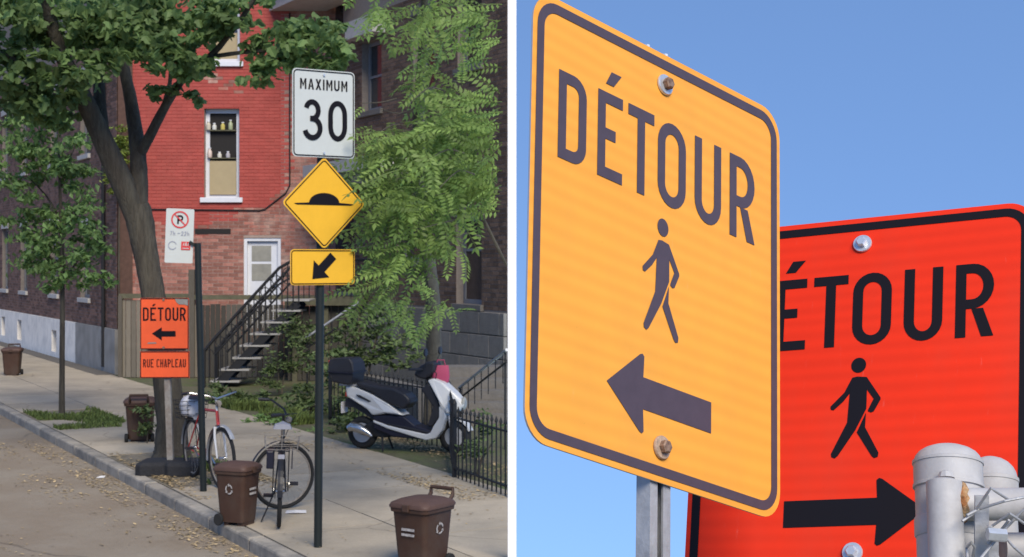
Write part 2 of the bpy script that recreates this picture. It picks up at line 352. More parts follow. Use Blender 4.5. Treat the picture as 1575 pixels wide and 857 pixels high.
tag(obj('tree_pit', slab_mb(rect_sn(21.51, 24.49, KERB+0.17, VERGE-0.01), -0.034, -0.008), M['earth']), kind='structure')

def blades(name, spots, h, count, m, label_parent=None, w=0.012):
    mb = MB()
    for _ in range(count):
        p = spots(); a = random.uniform(0, 2*PI); hh = h*random.uniform(0.5,1.3); lean = Vector((math.cos(a), math.sin(a), 0))*hh*random.uniform(0.1,0.8)
        r = Vector((-math.sin(a), math.cos(a), 0))*w
        p = Vector(p); mb.add([p-r, p+r, p+lean*0.4+Vector((0,0,hh*0.7))+r*0.7, p+lean+Vector((0,0,hh))], [(0,1,2),(0,2,3)], 0, random.random())
    return tag(obj(name, mb, m, fix=False), kind='stuff')
def spots_sn(s0,s1,n0,n1,gap=0.0):
    def f():
        while True:
            s, n = random.uniform(s0,s1), random.uniform(n0,n1)
            if math.sin(s*3.1+n*2.3)+math.sin(s*1.3-n*4.1)*0.8 > gap: return SN(s,n,-0.01)
    return f
tag(blades('grass', spots_sn(21.6,24.4,KERB+0.2,VERGE-0.05,-0.5), 0.07, 2600, M['grass']), kind='stuff')
blades('grass', spots_sn(15.5,18.3,KERB+0.6,VERGE-0.05,0.5), 0.07, 700, M['grass'])
blades('grass', spots_sn(20.6,23.6,FAR-0.05,FAR+0.5,0.1), 0.16, 1500, M['grass'], w=0.018)
def litter(name, spots, count, size, m):
    mb = MB()
    for _ in range(count):
        p = Vector(spots()); a = random.uniform(0,2*PI); q = size*random.uniform(0.5,1.4)
        if p.x > -0.05: continue
        u = Vector((math.cos(a),math.sin(a),random.uniform(-.2,.3)))*q; v = Vector((-math.sin(a),math.cos(a),random.uniform(-.2,.3)))*q*0.6
        p = p + Vector((0,0,0.006+abs(u.z)+abs(v.z))); mb.add([p-u,p+v,p+u,p-v],[(0,1,2,3)],0,random.random())
    return tag(obj(name, mb, m, fix=False), kind='stuff')
def road_spots(s0,s1,n0,n1,gap):
    f = spots_sn(s0,s1,n0,n1,gap)
    return lambda: f() + Vector((0,0,-0.11))
def drift(s0,s1,n0,n1,z=0.0):
    """litter that gathers in long soft drifts along the kerb direction"""
    def f():
        while True:
            s, n = random.uniform(s0,s1), random.uniform(n0,n1)
            d = math.sin(n*2.6+0.5*math.sin(s*0.9)+s*0.25)*0.6+math.sin(s*1.7+n*1.1)*0.35+random.gauss(0,0.45)
            if d > 0.55: return SN(s,n,z)
    return f
litter('leaf_litter', drift(10.5,26,-0.5,3.6,-0.12), 4200, 0.02, M['litter'])
litter('leaf_litter', drift(11,24,3.75,4.15,-0.12), 1100, 0.02, M['litter'])
litter('leaf_litter', drift(14.6,18.8,KERB+0.2,VERGE,-0.005), 2400, 0.022, M['litter'])
litter('leaf_litter', drift(13.2,19.8,FAR-0.75,FAR+0.9,-0.003), 2800, 0.02, M['litter'])
litter('leaf_litter', drift(9,24,KERB+0.2,FAR,0.0), 350, 0.016, M['litter'])

# white dividing strip between the two views, built as a tall slim post
pt = thing('divider_post', 'very tall slim white square post standing in for the white dividing strip beside the dark facade, rising through the whole view', 'post', (0.0005, 11.9, 0))
obj('shaft', MB().box((-0.036,-0.036,0.0),(0.036,0.036,4.95)), M['white_paint'], pt, bevel=0.002)
obj('base_plate', MB().box((-0.09,-0.05,-0.17),(0.09,0.05,0.012)), M['white_paint'], pt)

# ------------------------------------------------------------------ walls of real bricks
def wall_back(root, name, u0, u1, z0, z1, holes, m, depth=0.3, mfun=None):
    us = sorted({u0,u1} | {max(u0,min(u1,h[k])) for h in holes for k in (0,1)})
    zs = sorted({z0,z1} | {max(z0,min(z1,h[k])) for h in holes for k in (2,3)} | ({mfun[0]} if mfun else set()))
    mb = MB()
    for a, b in zip(us, us[1:]):
        for c, d in zip(zs, zs[1:]):
            cu, cz = (a+b)/2, (c+d)/2
            if any(h[0]<cu<h[1] and h[2]<cz<h[3] for h in holes): continue
            mb.add([(a,0,c),(b,0,c),(b,0,d),(a,0,d)], [(0,1,2,3)], mfun[1](cu,cz) if mfun else 0)
    for h in holes:
        a, b, c, d = h[:4]
        mb.add([(a,0,c),(b,0,c),(b,depth,c),(a,depth,c)], [(0,1,2,3)]); mb.add([(a,0,d),(b,0,d),(b,depth,d),(a,depth,d)], [(3,2,1,0)])
        mb.add([(a,0,c),(a,0,d),(a,depth,d),(a,depth,c)], [(0,1,2,3)]); mb.add([(b,0,c),(b,0,d),(b,depth,d),(b,depth,c)], [(3,2,1,0)])
    return obj(name, mb, m, root, fix=False)
def bricks(root, u0, u1, z0, z1, holes, mats, pick=lambda u,z:0, focus=(0,0), n_ind=300, bl=0.215, bh=0.065, mo=0.011, keep=lambda u,z:True, proud=0.0065):
    lst = []; row = 0; z = z0 + mo
    while z + bh <= z1:
        u = u0 - (0.5*(bl+mo) if row % 2 else 0)
        while u < u1:
            a, b = max(u,u0), min(u+bl,u1)
            segs = [(a,b)]
            for h in holes:
                if z+bh > h[2]-0.005 and z < h[3]+0.005:
                    ns = []
                    for p,q in segs:
                        if q <= h[0]-0.004 or p >= h[1]+0.004: ns.append((p,q))
                        else:
                            if p < h[0]-0.03: ns.append((p,h[0]-0.004))
                            if q > h[1]+0.03: ns.append((h[1]+0.004,q))
                    segs = ns
            for p,q in segs:
                if q-p > 0.03 and keep((p+q)/2, z): lst.append((p,q,z))
            u += bl+mo
        z += bh+mo; row += 1
    full = [i for i,(p,q,zz) in enumerate(lst) if abs((q-p)-bl) < 1e-4]
    full.sort(key=lambda i: (lst[i][0]+bl/2-focus[0])**2 + (lst[i][2]-focus[1])**2)
    ind = set(full[:n_ind]); proto = {}
    rest = MB()
    for i,(p,q,zz) in enumerate(lst):
        k = pick((p+q)/2, zz)
        pr = proud + random.uniform(-0.0015,0.002)
        if i in ind:
            t = random.randrange(7); key = (k,t)
            if key not in proto:
                proto[key] = MB().box((-bl/2,-proud,0),(bl/2,0.0,bh),0,(t+0.5)/7,skip=(4,)).mesh('brick', mats[k])
            link('brick', proto[key], root, ((p+q)/2, random.uniform(-0.003,0.003), zz))
        else:
            rest.box((p,-pr,zz),(q,0,zz+bh), k, random.random(), skip=(4,))
    if rest.f: tag(obj('brickwork', rest, mats, root, fix=False), kind='stuff')
def window(root, u0, u1, z0, z1, fm, gm_, dep=0.14, fw=0.07, mid=None, sill=None, name='window', lintel=None, cross=False):
    w = MB(); a,b,c,d = u0+0.002,u1-0.002,z0+0.002,z1-0.002; y0, y1 = dep-0.06, dep
    w.box((a,y0,c),(a+fw,y1,d)); w.box((b-fw,y0,c),(b,y1,d)); w.box((a+fw,y0,c),(b-fw,y1,c+fw)); w.box((a+fw,y0,d-fw),(b-fw,y1,d))
    f = obj(name, w, fm, root)
    ms = [mid] if isinstance(mid,(int,float)) else (mid or [])
    for t in ms:
        zz = z0 + (z1-z0)*t; obj('sash_bar', MB().box((a+fw,y0+0.008,zz-0.025),(b-fw,y1,zz+0.025)), fm, f)
    if cross: obj('sash_bar', MB().box(((a+b)/2-0.02,y0+0.01,c+fw),((a+b)/2+0.02,y1-0.001,d-fw)), fm, f)
    obj('pane', MB().box((a+fw*0.5,y1-0.025,c+fw*0.5),(b-fw*0.5,y1-0.015,d-fw*0.5)), gm_, f)
    if sill: obj('sill', MB().box((u0-0.08,-0.07,z0-0.11),(u1+0.08,dep-0.07,z0-0.001)), sill, f, bevel=0.008)
    if lintel: obj('lintel', MB().box((u0-0.1,-0.025,z1+0.002),(u1+0.1,0.05,z1+0.19)), lintel, f)
    return f

# ---- red side wall (faces the viewer)
RW = 31.5; RS = F / RW; RX0 = (178-CX)/RS
def ru(px): return (px-CX)/RS - RX0
def rz(py): return HC - (py-CY)/RS
red = thing('brick_house', 'house with red painted brick side wall, bare brick below and white door', 'house', (RX0, RW, 0))
rL = ru(520)
h_win = (ru(314), ru(368), rz(304), rz(167)); h_win2 = (ru(322), ru(369), rz(95), rz(-60)); h_door = (ru(375), ru(432), 1.0, rz(366))
holes = [h_win, h_win2, h_door]
def painted(u, z):
    px = (u+RX0)*RS + CX; py = CY - (z-HC)*RS
    wob = 3*math.sin(u*5.0) + 2*math.sin(u*13)
    if px > 446 + 2*math.sin(z*7): return False
    if px > 405 and py > 323 - (px-405)*0.85: return False
    if py > 324:
        return py < 352 and px > 228 and px < 365 + wob and py < 350 - max(0,(px-330))*0.35 + wob
    if 318 < px < 372 and 105 < py < 150 and math.sin(u*23+z*31)+math.sin(u*11-z*17) > 0.9: return False
    return True
wall_back(red, 'wall', 0, rL, 0, 9.4, holes, [M['mortar'], M['mortar_red']], 0.3, (rz(324), lambda u,z: 1 if painted(u,z) else 0))
bricks(red, 0, rL, 0.0, 9.0, holes, [M['redbrick'], M['redbrick_paint']], lambda u,z: 1 if painted(u,z) else 0, focus=(ru(300), rz(400)))
obj('roof', MB().box((-0.05,-0.15,9.4),(rL,9,9.6)), M['stone'], red)
obj('side_wall', MB().box((0.0,0.01,0),(rL,8,9.39), skip=(2,)), M['brownbrick'], red)
# door with two panes
d = obj('door', MB().box((h_door[0]+0.01,0.10,h_door[2]),(h_door[1]-0.01,0.16,h_door[3]-0.01)), M['frame_white'], red)
df = MB(); df.box((h_door[0]-0.0,0.02,h_door[2]),(h_door[0]+0.07,0.12,h_door[3])); df.box((h_door[1]-0.07,0.02,h_door[2]),(h_door[1],0.12,h_door[3])); df.box((h_door[0]+0.07,0.02,h_door[3]-0.07),(h_door[1]-0.07,0.12,h_door[3]))
obj('door_frame', df, M['frame_white'], d)
for y0_, y1_ in ((432,406),(402,378)):
    obj('pane', MB().box((ru(386),0.092,rz(y0_)),(ru(416),0.099,rz(y1_))), M['glass_pale'], d)
obj('door_knob', MB().lathe([(0.02,0),(0.03,0.03),(0.015,0.05)],10,(ru(424),0.05,1.95),'y'), M['chrome'], d)
# lower window: shelves of jars above a beige blind
f = window(red, *h_win, M['frame_white'], M['dark'], dep=0.22, fw=0.09, mid=None, sill=M['frame_white'])
for py in (200, 243):
    obj('shelf', MB().box((h_win[0]+0.1,0.09,rz(py)-0.012),(h_win[1]-0.1,0.2,rz(py)+0.012)), M['wood_beam'], f)
obj('blind', MB().box((h_win[0]+0.095,0.13,rz(299)),(h_win[1]-0.095,0.16,rz(247))), M['blind'], f)
jc = [(0.55,0.5,0.4),(0.6,0.6,0.55),(0.5,0.42,0.12),(0.3,0.33,0.2),(0.55,0.45,0.4),(0.6,0.58,0.5),(0.42,0.4,0.42)]
for i, (px, py) in enumerate([(319,200),(328,200),(341,200),(353,200),(321,243),(336,243),(349,243)]):
    h_ = (0.17,0.13,0.15,0.2,0.2,0.11,0.12)[i]; j = thing('jar', ('pale jar at the left end of the upper window shelf','short jar, second along the upper window shelf','yellowish jar, third along the upper window shelf','tall green bottle at the right end of the upper window shelf','tall pale jar at the left end of the lower window shelf','short white jar in the middle of the lower window shelf','grey jar at the right end of the lower window shelf')[i], 'jar', (RX0+ru(px), RW+0.12, rz(py)+0.013), 0, 'jars on the window shelves')
    obj('glass_body', MB().lathe([(0.045,0),(0.05,0.02),(0.05,h_*0.7),(0.025,h_*0.85),(0.025,h_)],10), mat('jar_glass', jc[i], 0.3), j, smooth=True)
    obj('lid', MB().lathe([(0.03,h_),(0.03,h_+0.02)],10), M['frame_white'], j)
f2 = window(red, *h_win2, M['frame_white'], M['glass'], dep=0.22, fw=0.08, mid=0.5, sill=M['frame_white'])
obj('blind', MB().box((h_win2[0]+0.09,0.17,h_win2[2]+0.08),(h_win2[1]-0.09,0.18,h_win2[2]+0.66)), M['blind'], f2)
cab = [(ru(446), -0.03, rz(20)), (ru(446),-0.03,rz(285)), (ru(440),-0.03,rz(297)), (ru(408),-0.03,rz(322)), (ru(400),-0.03,rz(324)), (ru(228),-0.03,rz(322))]
obj('cable', MB().tube(cab, 0.016, 6), M['iron'], red)
obj('dark_band', MB().box((ru(300),-0.016,rz(360)),(ru(355),-0.0135,rz(352))), M['dark'], red)

# ---- brown brick building along the pavement, up the street
BN = 7.62
def pl_y(px, n): return n/(0.485 + 0.8745*(px-CX)/F)
def pl_pt(px, n):
    y = pl_y(px, n); return Vector(((px-CX)/F*y, y, 0))
def pl_z(px, py, n): return HC - (py-CY)/F*pl_y(px,n)
corner = pl_pt(180, BN); b_far = SN(62, BN)
brown = thing('brown_brick_building', 'long brown brick building with white painted foundation up the street', 'building', b_far, ROT)
UD = Vector((0.485,-0.8745,0))
def bu(px): return (pl_pt(px,BN)-b_far).dot(UD)
bL = (corner-b_far).dot(UD)
holes = []
wins = [(8,1.62,3.45),(37,1.62,3.45),(84,1.62,3.45),(131,1.6,3.3)]
for px, z0, z1 in wins:
    c = bu(px)
    holes.append((c-0.5, c+0.5, z0, z1)); holes.append((c-0.5,c+0.5,5.0,6.9))
for px,pa,pb in ((7.5,487,516),(32.5,492,523),(86,508,541)):
    c = bu(px); y=pl_y(px,BN); w_ = 0.3 if px>50 else 0.32
    holes.append((c-w_, c+w_, pl_z(px,pb,BN), pl_z(px,pa,BN)))
u_lo = bu(-60)
u_w = bu(119)
def ftop(u): return 0.86
hb = [h for h in holes if h[3] < 1.2]; hu = [h for h in holes if h[3] > 1.2]
wall_back(brown, 'wall', 0, bL, 0.98, 11.5, hu, M['mortar_dark'], 0.25)
bricks(brown, u_lo, bL, 0.98, 7.6, hu, [M['brownbrick']], focus=(bL-1.5,2.2))
for nm, a, b, m in (('foundation', 0, u_w, M['foundation_white']), ('foundation', u_w, bL, M['foundation_grey'])):
    mb = MB(); us = sorted({a,b}|{h[k] for h in hb for k in (0,1) if a<h[k]<b}); 
    for p,q in zip(us,us[1:]):
        hh = [h for h in hb if h[0]<(p+q)/2<h[1]]
        if hh:
            mb.box((p,-0.05,-0.1),(q,0.3,hh[0][2])); mb.box((p,-0.05,hh[0][3]),(q,0.3,0.979))
        else: mb.box((p,-0.05,-0.1),(q,0.3,0.979))
    fo = obj(nm, mb, m, brown)
for h in hb: window(brown, *h, M['frame_grey'], M['glass'], dep=0.2, fw=0.05, name='basement_window')
for h in hu: window(brown, *h, M['frame_grey'], M['glass'], dep=0.16, fw=0.07, mid=0.5, sill=M['stone_pale'], lintel=M['stone_pale'])
obj('end_wall', MB().box((bL-0.25,0.02,-0.1),(bL-0.003,0.34,11.5)), M['brownbrick'], brown)
obj('roof', MB().box((0,-0.2,11.5),(bL,9,11.7)), M['stone'], brown)
obj('downpipe', MB().tube([(bu(163),-0.06,0.1),(bu(163),-0.06,9)],0.045,8), M['iron'], brown)
tag(obj('dark_strip', slab_mb(rect_sn(31.5,62,FAR-0.32,FAR+0.05), -0.02, 0.006), M['joint']), kind='structure')  # narrow dark strip of ground along the foundation

# ---- dark row house at the right
FN = 11.7
f_far = pl_pt(470, FN); f_near = pl_pt(780.5, FN)
row = thing('row_house', 'dark brown brick row house with stone base and tall sash windows behind the locust tree', 'house', f_far, ROT)
fL = (f_near-f_far).dot(UD)
def fu(px): return (pl_pt(px,FN)-f_far).dot(UD)
def fz(px,py): return pl_z(px,py,FN)
def fh(p0,p1,ya,yb):
    pm=(p0+p1)/2; return (fu(p0),fu(p1),fz(pm,yb),fz(pm,ya))
FW = [fh(702,741,333,468), fh(704,741,-20,102), fh(612,656,318,402), fh(636,668,20,140), fh(557,587,62,170), fh(490,528,-40,46), fh(500,545,330,455), fh(767,781,318,556), fh(766,780.4,-20,200)]
FW[7] = (FW[7][0], fL-0.33, FW[7][2], FW[7][3]); FW[8] = (FW[8][0], fL-0.33, FW[8][2], FW[8][3])
zb = 1.62
wall_back(row, 'wall', 0, fL, 0, 9.2, FW, M['mortar_dark'], 0.3)
bricks(row, 0, fL, zb, 7.6, FW, [M['greybrick']], focus=(fu(735), 4.0))
# stone base courses
z = 0.0; r = 0
while z < zb-0.3:
    h_ = 0.4; u = -0.0
    k = 0
    while u < fL-0.05:
        l_ = 0.75 if (k or r%2==0) else 0.38; b_ = min(u+l_, fL)
        hit = any(hh[0]<(u+b_)/2<hh[1] and z+h_>hh[2] for hh in FW)
        if not hit: obj('base_stone', MB().box((u+0.006,-0.07,z+0.006),(b_-0.006,-0.001,z+h_-0.006),0,random.random()), M['stone'], row, bevel=0.012)
        u = b_; k += 1
    z += h_; r += 1
for i,h in enumerate(FW[:7]):
    window(row, *h, M['frame_grey'], M['glass'], dep=0.2, fw=0.08, mid=0.62 if i<2 else 0.5, sill=M['stone'], lintel=M['stone'])
obj('door', MB().box((FW[7][0],0.25,FW[7][2]),(FW[7][1],0.29,FW[7][3])), M['dark'], row)
window(row, *FW[8], M['frame_grey'], M['glass'], dep=0.25, fw=0.06)
obj('roof', MB().box((0,-0.25,9.2),(fL,0.35,9.4)), M['stone'], row)
# the end of the row: a plain wall running straight back
e = f_near; bk = MB(); p0 = Vector((e.x-0.012,e.y+0.02,0)); 
em = slab_mb([(f_far.x,f_far.y+0.5),(e.x-0.02,e.y+0.35),(e.x-0.02,e.y+9),(f_far.x,e.y+9)], 0, 9.19)
eo = obj('end_wall', em, M['greybrick']); eo.parent = row; eo.matrix_parent_inverse = row.matrix_world.inverted()
row_mat = Matrix.Translation(f_far) @ Matrix.Rotation(ROT,4,'Z'); eo.matrix_parent_inverse = row_mat.inverted()
# white box over an upper window, balcony, cornice
lb = fh(551,593,30,57); obj('window_hood', MB().box((lb[0],-0.3,lb[2]),(lb[1],-0.001,lb[3])), M['stone_pale'], row)
bl_ = obj('balcony', MB().box((fu(520),-0.75,fz(540,292)),(fu(640),-0.003,fz(540,272))), M['stone'], row)
obj('fascia', MB().box((fu(520)-0.02,-0.80,fz(540,272)+0.002),(fu(640)+0.02,-0.003,fz(540,254))), M['stone_pale'], bl_)
co = obj('cornice', MB().box((fu(470),-1.1,fz(500,18)),(fu(545),-0.002,fz(500,0)),0), M['stone_pale'], row)
obj('cornice_board', MB().box((fu(470)-0.05,-1.16,fz(500,0)+0.002),(fu(545)+0.05,-0.003,fz(500,-14))), M['frame_grey'], co)
# porch deck with board fence under it, towards the red wall
deck = thing('porch_deck', 'raised dark porch deck between the red wall and the row house', 'porch', (0,0,0))
DY = 29.4; dx = lambda px: (px-CX)/F*DY; dz = lambda py: HC-(py-CY)/F*DY
obj('deck_floor', MB().box((dx(438),DY,dz(470)),(dx(560),DY+1.7,dz(457))), M['wood_beam'], deck)
for px in (452,500,548): obj('deck_post', MB().box((dx(px)-0.05,DY+0.1,-0.02),(dx(px)+0.05,DY+0.2,dz(470)-0.001)), M['wood_beam'], deck)
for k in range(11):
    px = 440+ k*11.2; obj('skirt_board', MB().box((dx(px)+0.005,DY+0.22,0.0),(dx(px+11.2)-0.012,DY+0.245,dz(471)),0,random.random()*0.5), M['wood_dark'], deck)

# ------------------------------------------------------------------ fences
wf = thing('board_fence', 'weathered grey board fence beneath the red wall', 'fence', (0,0,0))
FY = 30.5; qx = lambda px: (px-CX)/F*FY; qz = lambda py: HC-(py-CY)/F*FY
px = 186.0
bm_ = [MB().box((0,-0.012,0),(w_,0.012,1.0),0,t).mesh('board', M['wood_grey']) for w_,t in ((0.1,0.1),(0.1,0.45),(0.1,0.75),(0.1,1.0))]
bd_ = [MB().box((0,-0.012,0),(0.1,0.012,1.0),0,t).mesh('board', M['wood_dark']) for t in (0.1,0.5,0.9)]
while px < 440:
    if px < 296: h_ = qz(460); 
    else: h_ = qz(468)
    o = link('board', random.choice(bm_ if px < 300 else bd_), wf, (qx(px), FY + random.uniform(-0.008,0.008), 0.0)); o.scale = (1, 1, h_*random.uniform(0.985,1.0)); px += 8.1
for a,b,py in ((184,294,459),(300,446,461)):
    obj('top_beam', MB().box((qx(a),FY-0.06,qz(py)),(qx(b),FY+0.09,qz(py-7)),0), M['wood_beam'], wf)
obj('fence_post', MB().box((qx(291),FY-0.08,0),(qx(300),FY+0.05,qz(415)),0), M['wood_grey'], wf)
obj('fence_post', MB().box((qx(183),FY-0.08,0),(qx(189),FY+0.05,qz(455)),0), M['wood_grey'], wf)

def iron_fence(name, label, a, b, h, step, finial=True, knee=None):
    """a run of black iron railings from a to b (world points on the ground)"""
    a = Vector(a); b = Vector(b); L_ = (b-a).length; ang = math.atan2((b-a).y,(b-a).x)
    t = thing(name, label, 'fence', a, ang)
    obj('top_rail', MB().box((0,-0.018,h-0.10),(L_,0.018,h-0.085)), M['iron'], t)
    obj('bottom_rail', MB().box((0,-0.018,0.10),(L_,0.018,0.115)), M['iron'], t)
    mb = MB(); mb.tube([(0,0,-0.02),(0,0,h-0.03)],0.009,6); mb.lathe([(0.009,h-0.03),(0.02,h-0.01),(0.002,h+0.045)],6)
    me = mb.mesh('railing_bar', M['iron']); n = max(2,int(L_/step))
    for i in range(n+1): link('railing_bar', me, t, (L_*i/n,0,0))
    pm = MB().box((-0.022,-0.022,-0.02),(0.022,0.022,h+0.05)).lathe([(0.03,h+0.05),(0.03,h+0.07),(0.012,h+0.11)],8)
    for x in (0,L_): link('fence_post', pm.mesh('fence_post', M['iron']), t, (x,0.0,0))
    return t
ca = G(699,734); cb_ = Vector((-0.02, ca.y-1.42, 0))
iron_fence('iron_fence', 'black iron railings along the pavement beside the scooter front', ca, cb_, 0.78, 0.115)
cc = G(691,690)
iron_fence('iron_fence', 'short black iron railing running back from the pavement beside the scooter', ca+(cc-ca)*0.04, cc, 0.78, 0.12)
iron_fence('iron_fence', 'black iron railings behind the scooter seat', G(508,652), cc+Vector((-0.03,0.05,0)), 0.85, 0.13)

# ------------------------------------------------------------------ outdoor stairs
st = thing('iron_staircase', 'black iron outdoor stairs with pale worn treads and scrolled railing', 'staircase', (0,0,0))
SY = 28.2; tx = lambda px: (px-CX)/F*SY; tz = lambda py: HC-(py-CY)/F*SY
TR = [(322,586),(337,568),(355,550),(368,531),(384,513),(400,495),(416,477),(430,461)]
for px, py in TR:
    z_ = tz(py); o = obj('tread', MB().box((tx(px),SY,z_-0.035),(tx(px+46),SY+0.85,z_)), M['tread'], st, bevel=0.006)
for yo in (0.02, 0.8):
    obj('stringer', MB().bar((tx(328),SY+yo+0.02,tz(598)),(tx(458),SY+yo+0.02,tz(466)),0.03,0.16), M['iron'], st)
def rail(y, off=0):
    pts = [(tx(314+off),y,tz(540+off*.2)),(tx(330+off),y,tz(521)),(tx(400+off),y,tz(444)),(tx(430+off),y,tz(412)),(tx(448+off),y,tz(402)),(tx(468+off),y,tz(399))]
    obj('hand_rail', MB().tube(pts,0.03,6), M['iron'], st)
    low = [(x,y,z-0.32) for x,y,z in [pts[1],pts[2],pts[3],pts[4],pts[5]]]; obj('lower_rail', MB().tube(low,0.02,6), M['iron'], st)
    obj('newel_post', MB().tube([(pts[0][0],y,-0.02),(pts[0][0],y,pts[0][2]+0.05)],0.035,8), M['iron'], st)
    for k in range(17):
        t = k/16; x = tx(322+off)+ (tx(460+off)-tx(322+off))*t; 
        # height of the rail above x
        for (xa,_,za),(xb,_,zb_) in zip(pts,pts[1:]):
            if xa<=x<=xb: zt = za+(zb_-za)*(x-xa)/(xb-xa); break
        obj('baluster', MB().bar((x,y,zt-0.85),(x,y,zt),0.02), M['iron'], st)
        if k%2==0:
            cpt = [(x+0.09*math.cos(a),y,zt-0.18+0.09*math.sin(a)) for a in np.linspace(0,5.2,9)]
            obj('scroll', MB().tube(cpt,0.010,5), M['iron'], st)
rail(SY-0.02); rail(SY+0.87, 6)
obj('landing_rail', MB().tube([(tx(470),SY+1.2,tz(400)),(tx(565),SY+1.2,tz(400))],0.028,6), M['iron'], st)
for k in range(9): obj('baluster', MB().bar((tx(472+k*11.5),SY+1.2,tz(461)),(tx(472+k*11.5),SY+1.2,tz(400)),0.02), M['iron'], st)
def slope_rail(name, label, a, b, y0, y1, drop):
    t = thing(name, label, 'handrail', (0,0,0)); A = P(*a,y0); B = P(*b,y1)
    obj('top_rail', MB().tube([A,B],0.022,6), M['galv'], t); obj('lower_rail', MB().tube([A-Vector((0,0,drop)),B-Vector((0,0,drop))],0.016,6), M['iron'], t)
    for k in range(7):
        q = A.lerp(B,(k+0.5)/7); obj('baluster', MB().bar(q-Vector((0,0,drop+0.25)),q,0.014), M['iron'], t)
    for q in (A.lerp(B,0.03),A.lerp(B,0.97)): obj('rail_post', MB().bar((q.x,q.y,-0.02),q,0.03), M['iron'], t)
slope_rail('stair_handrail', 'sloping metal handrail behind the iron fence near the right edge of the street', (706,597), (779.5,538), 21.5, 18.9, 0.16)
slope_rail('stair_handrail', 'thin sloping metal handrail right of the dark signpost among the bushes', (470,520), (552,465), 26.5, 26.3, 0.2)
stp = thing('stone_steps', 'stone front steps behind the iron fence under the tall window', 'steps', (0,0,0))
for k in range(5):
    y_ = 21.6+0.28*k; obj('step', slab_mb([(-1.25,y_),(-0.06,y_),(-0.06,y_+0.5),(-1.25,y_+0.5)], 0.16*k-0.03 if k==0 else 0.16*k+0.001, 0.16*(k+1), 0.5), M['stone'], stp)
gw = thing('garden_wall', 'low grey concrete wall behind the scooter', 'wall', (0,0,0))
for k in range(6):
    a = G(560,628).lerp(Vector((-1.3,21.4,0)),k/6); b = G(560,628).lerp(Vector((-1.3,21.4,0)),(k+1)/6)
    obj('wall_block', MB().bar((a.x,a.y,0.28),(b.x-0.008,b.y+0.0,0.28),0.2,0.6), M['stone'], gw)

# ------------------------------------------------------------------ trees
def leafshape(kind):
    if kind == 'maple':
        a = [(0,0),(0.28,0.02),(0.5,0.3),(0.3,0.42),(0.3,0.75),(0,1.0),(-0.3,0.75),(-0.3,0.42),(-0.5,0.3),(-0.28,0.02)]
        return a, [(0,1,2,3),(0,3,4,5),(0,5,6,7),(0,7,8,9)]
    return [(0,0),(0.32,0.4),(0,1.0),(-0.32,0.4)], [(0,1,2),(0,2,3)]
def leaf_cloud(name, clumps, kind, size, m, parent, droop=0.5, flat=0.7):
    """clumps: (centre, radius xyz, count); leaves gather into small tiers inside each clump"""
    sh, fs = leafshape(kind); sh = np.array(sh); k = len(sh); V=[]; Fc=[]; T=[]; o=0
    for c, rad, cnt in clumps:
        c = np.array(c); rad = np.array(rad if hasattr(rad,'__len__') else (rad,)*3)
        tiers = max(3, cnt//22); tc_ = []
        for _ in range(tiers):
            d = RNG.normal(size=3); d /= np.linalg.norm(d); d *= RNG.uniform(0.25,1.0)**0.5; tc_.append((c+d*rad, RNG.uniform(0,1), RNG.uniform(0.5,1.3)))
        for i in range(cnt):
            q, tt, rr = tc_[RNG.integers(tiers)]
            p = q + RNG.normal(size=3)*np.array([1,1,0.35])*0.16*rr*rad.mean()**0.5
            yaw = RNG.uniform(0,2*PI); pitch = RNG.normal(-droop,0.45); roll = RNG.normal(0,0.55)
            f = np.array([math.cos(yaw)*math.cos(pitch), math.sin(yaw)*math.cos(pitch), math.sin(pitch)])
            s = np.array([-math.sin(yaw), math.cos(yaw), 0])*math.cos(roll) + np.cross(f,[-math.sin(yaw), math.cos(yaw),0])*math.sin(roll)
            nn = np.cross(s,f); sz = size*RNG.uniform(0.65,1.25)
            P_ = p + sz*(sh[:,:1]*s + sh[:,1:]*f + (np.abs(sh[:,:1])*0.35 - sh[:,1:]**2*0.2)*nn)
            V.append(P_); Fc += [tuple(a+o for a in q_) for q_ in fs]; T += [min(1,max(0,0.5*tt+0.5*RNG.random()))]*len(fs); o += k
    mb = MB(); mb.v = [tuple(x) for x in np.concatenate(V)]; mb.f = Fc; mb.m=[0]*len(Fc); mb.t=T
    ob = obj(name, mb, m, parent, fix=False); tag(ob, kind='stuff'); return ob
def limb(name, pts, rad, m, parent, n=10, sub=5):
    """smooth tapered limb through points"""
    pts = [Vector(p) for p in pts]; out=[]; rs=[]
    for i in range(len(pts)-1):
        p0 = pts[max(i-1,0)]; p1=pts[i]; p2=pts[i+1]; p3=pts[min(i+2,len(pts)-1)]
        for k in range(sub):
            t=k/sub; out.append(0.5*((2*p1)+(p2-p0)*t+(2*p0-5*p1+4*p2-p3)*t*t+(3*p1-p0-3*p2+p3)*t**3)); rs.append(rad[i]+(rad[i+1]-rad[i])*t)
    out.append(pts[-1]); rs.append(rad[-1])
    return obj(name, MB().tube(out, rs, n, jitter=0.05), m, parent, smooth=True)

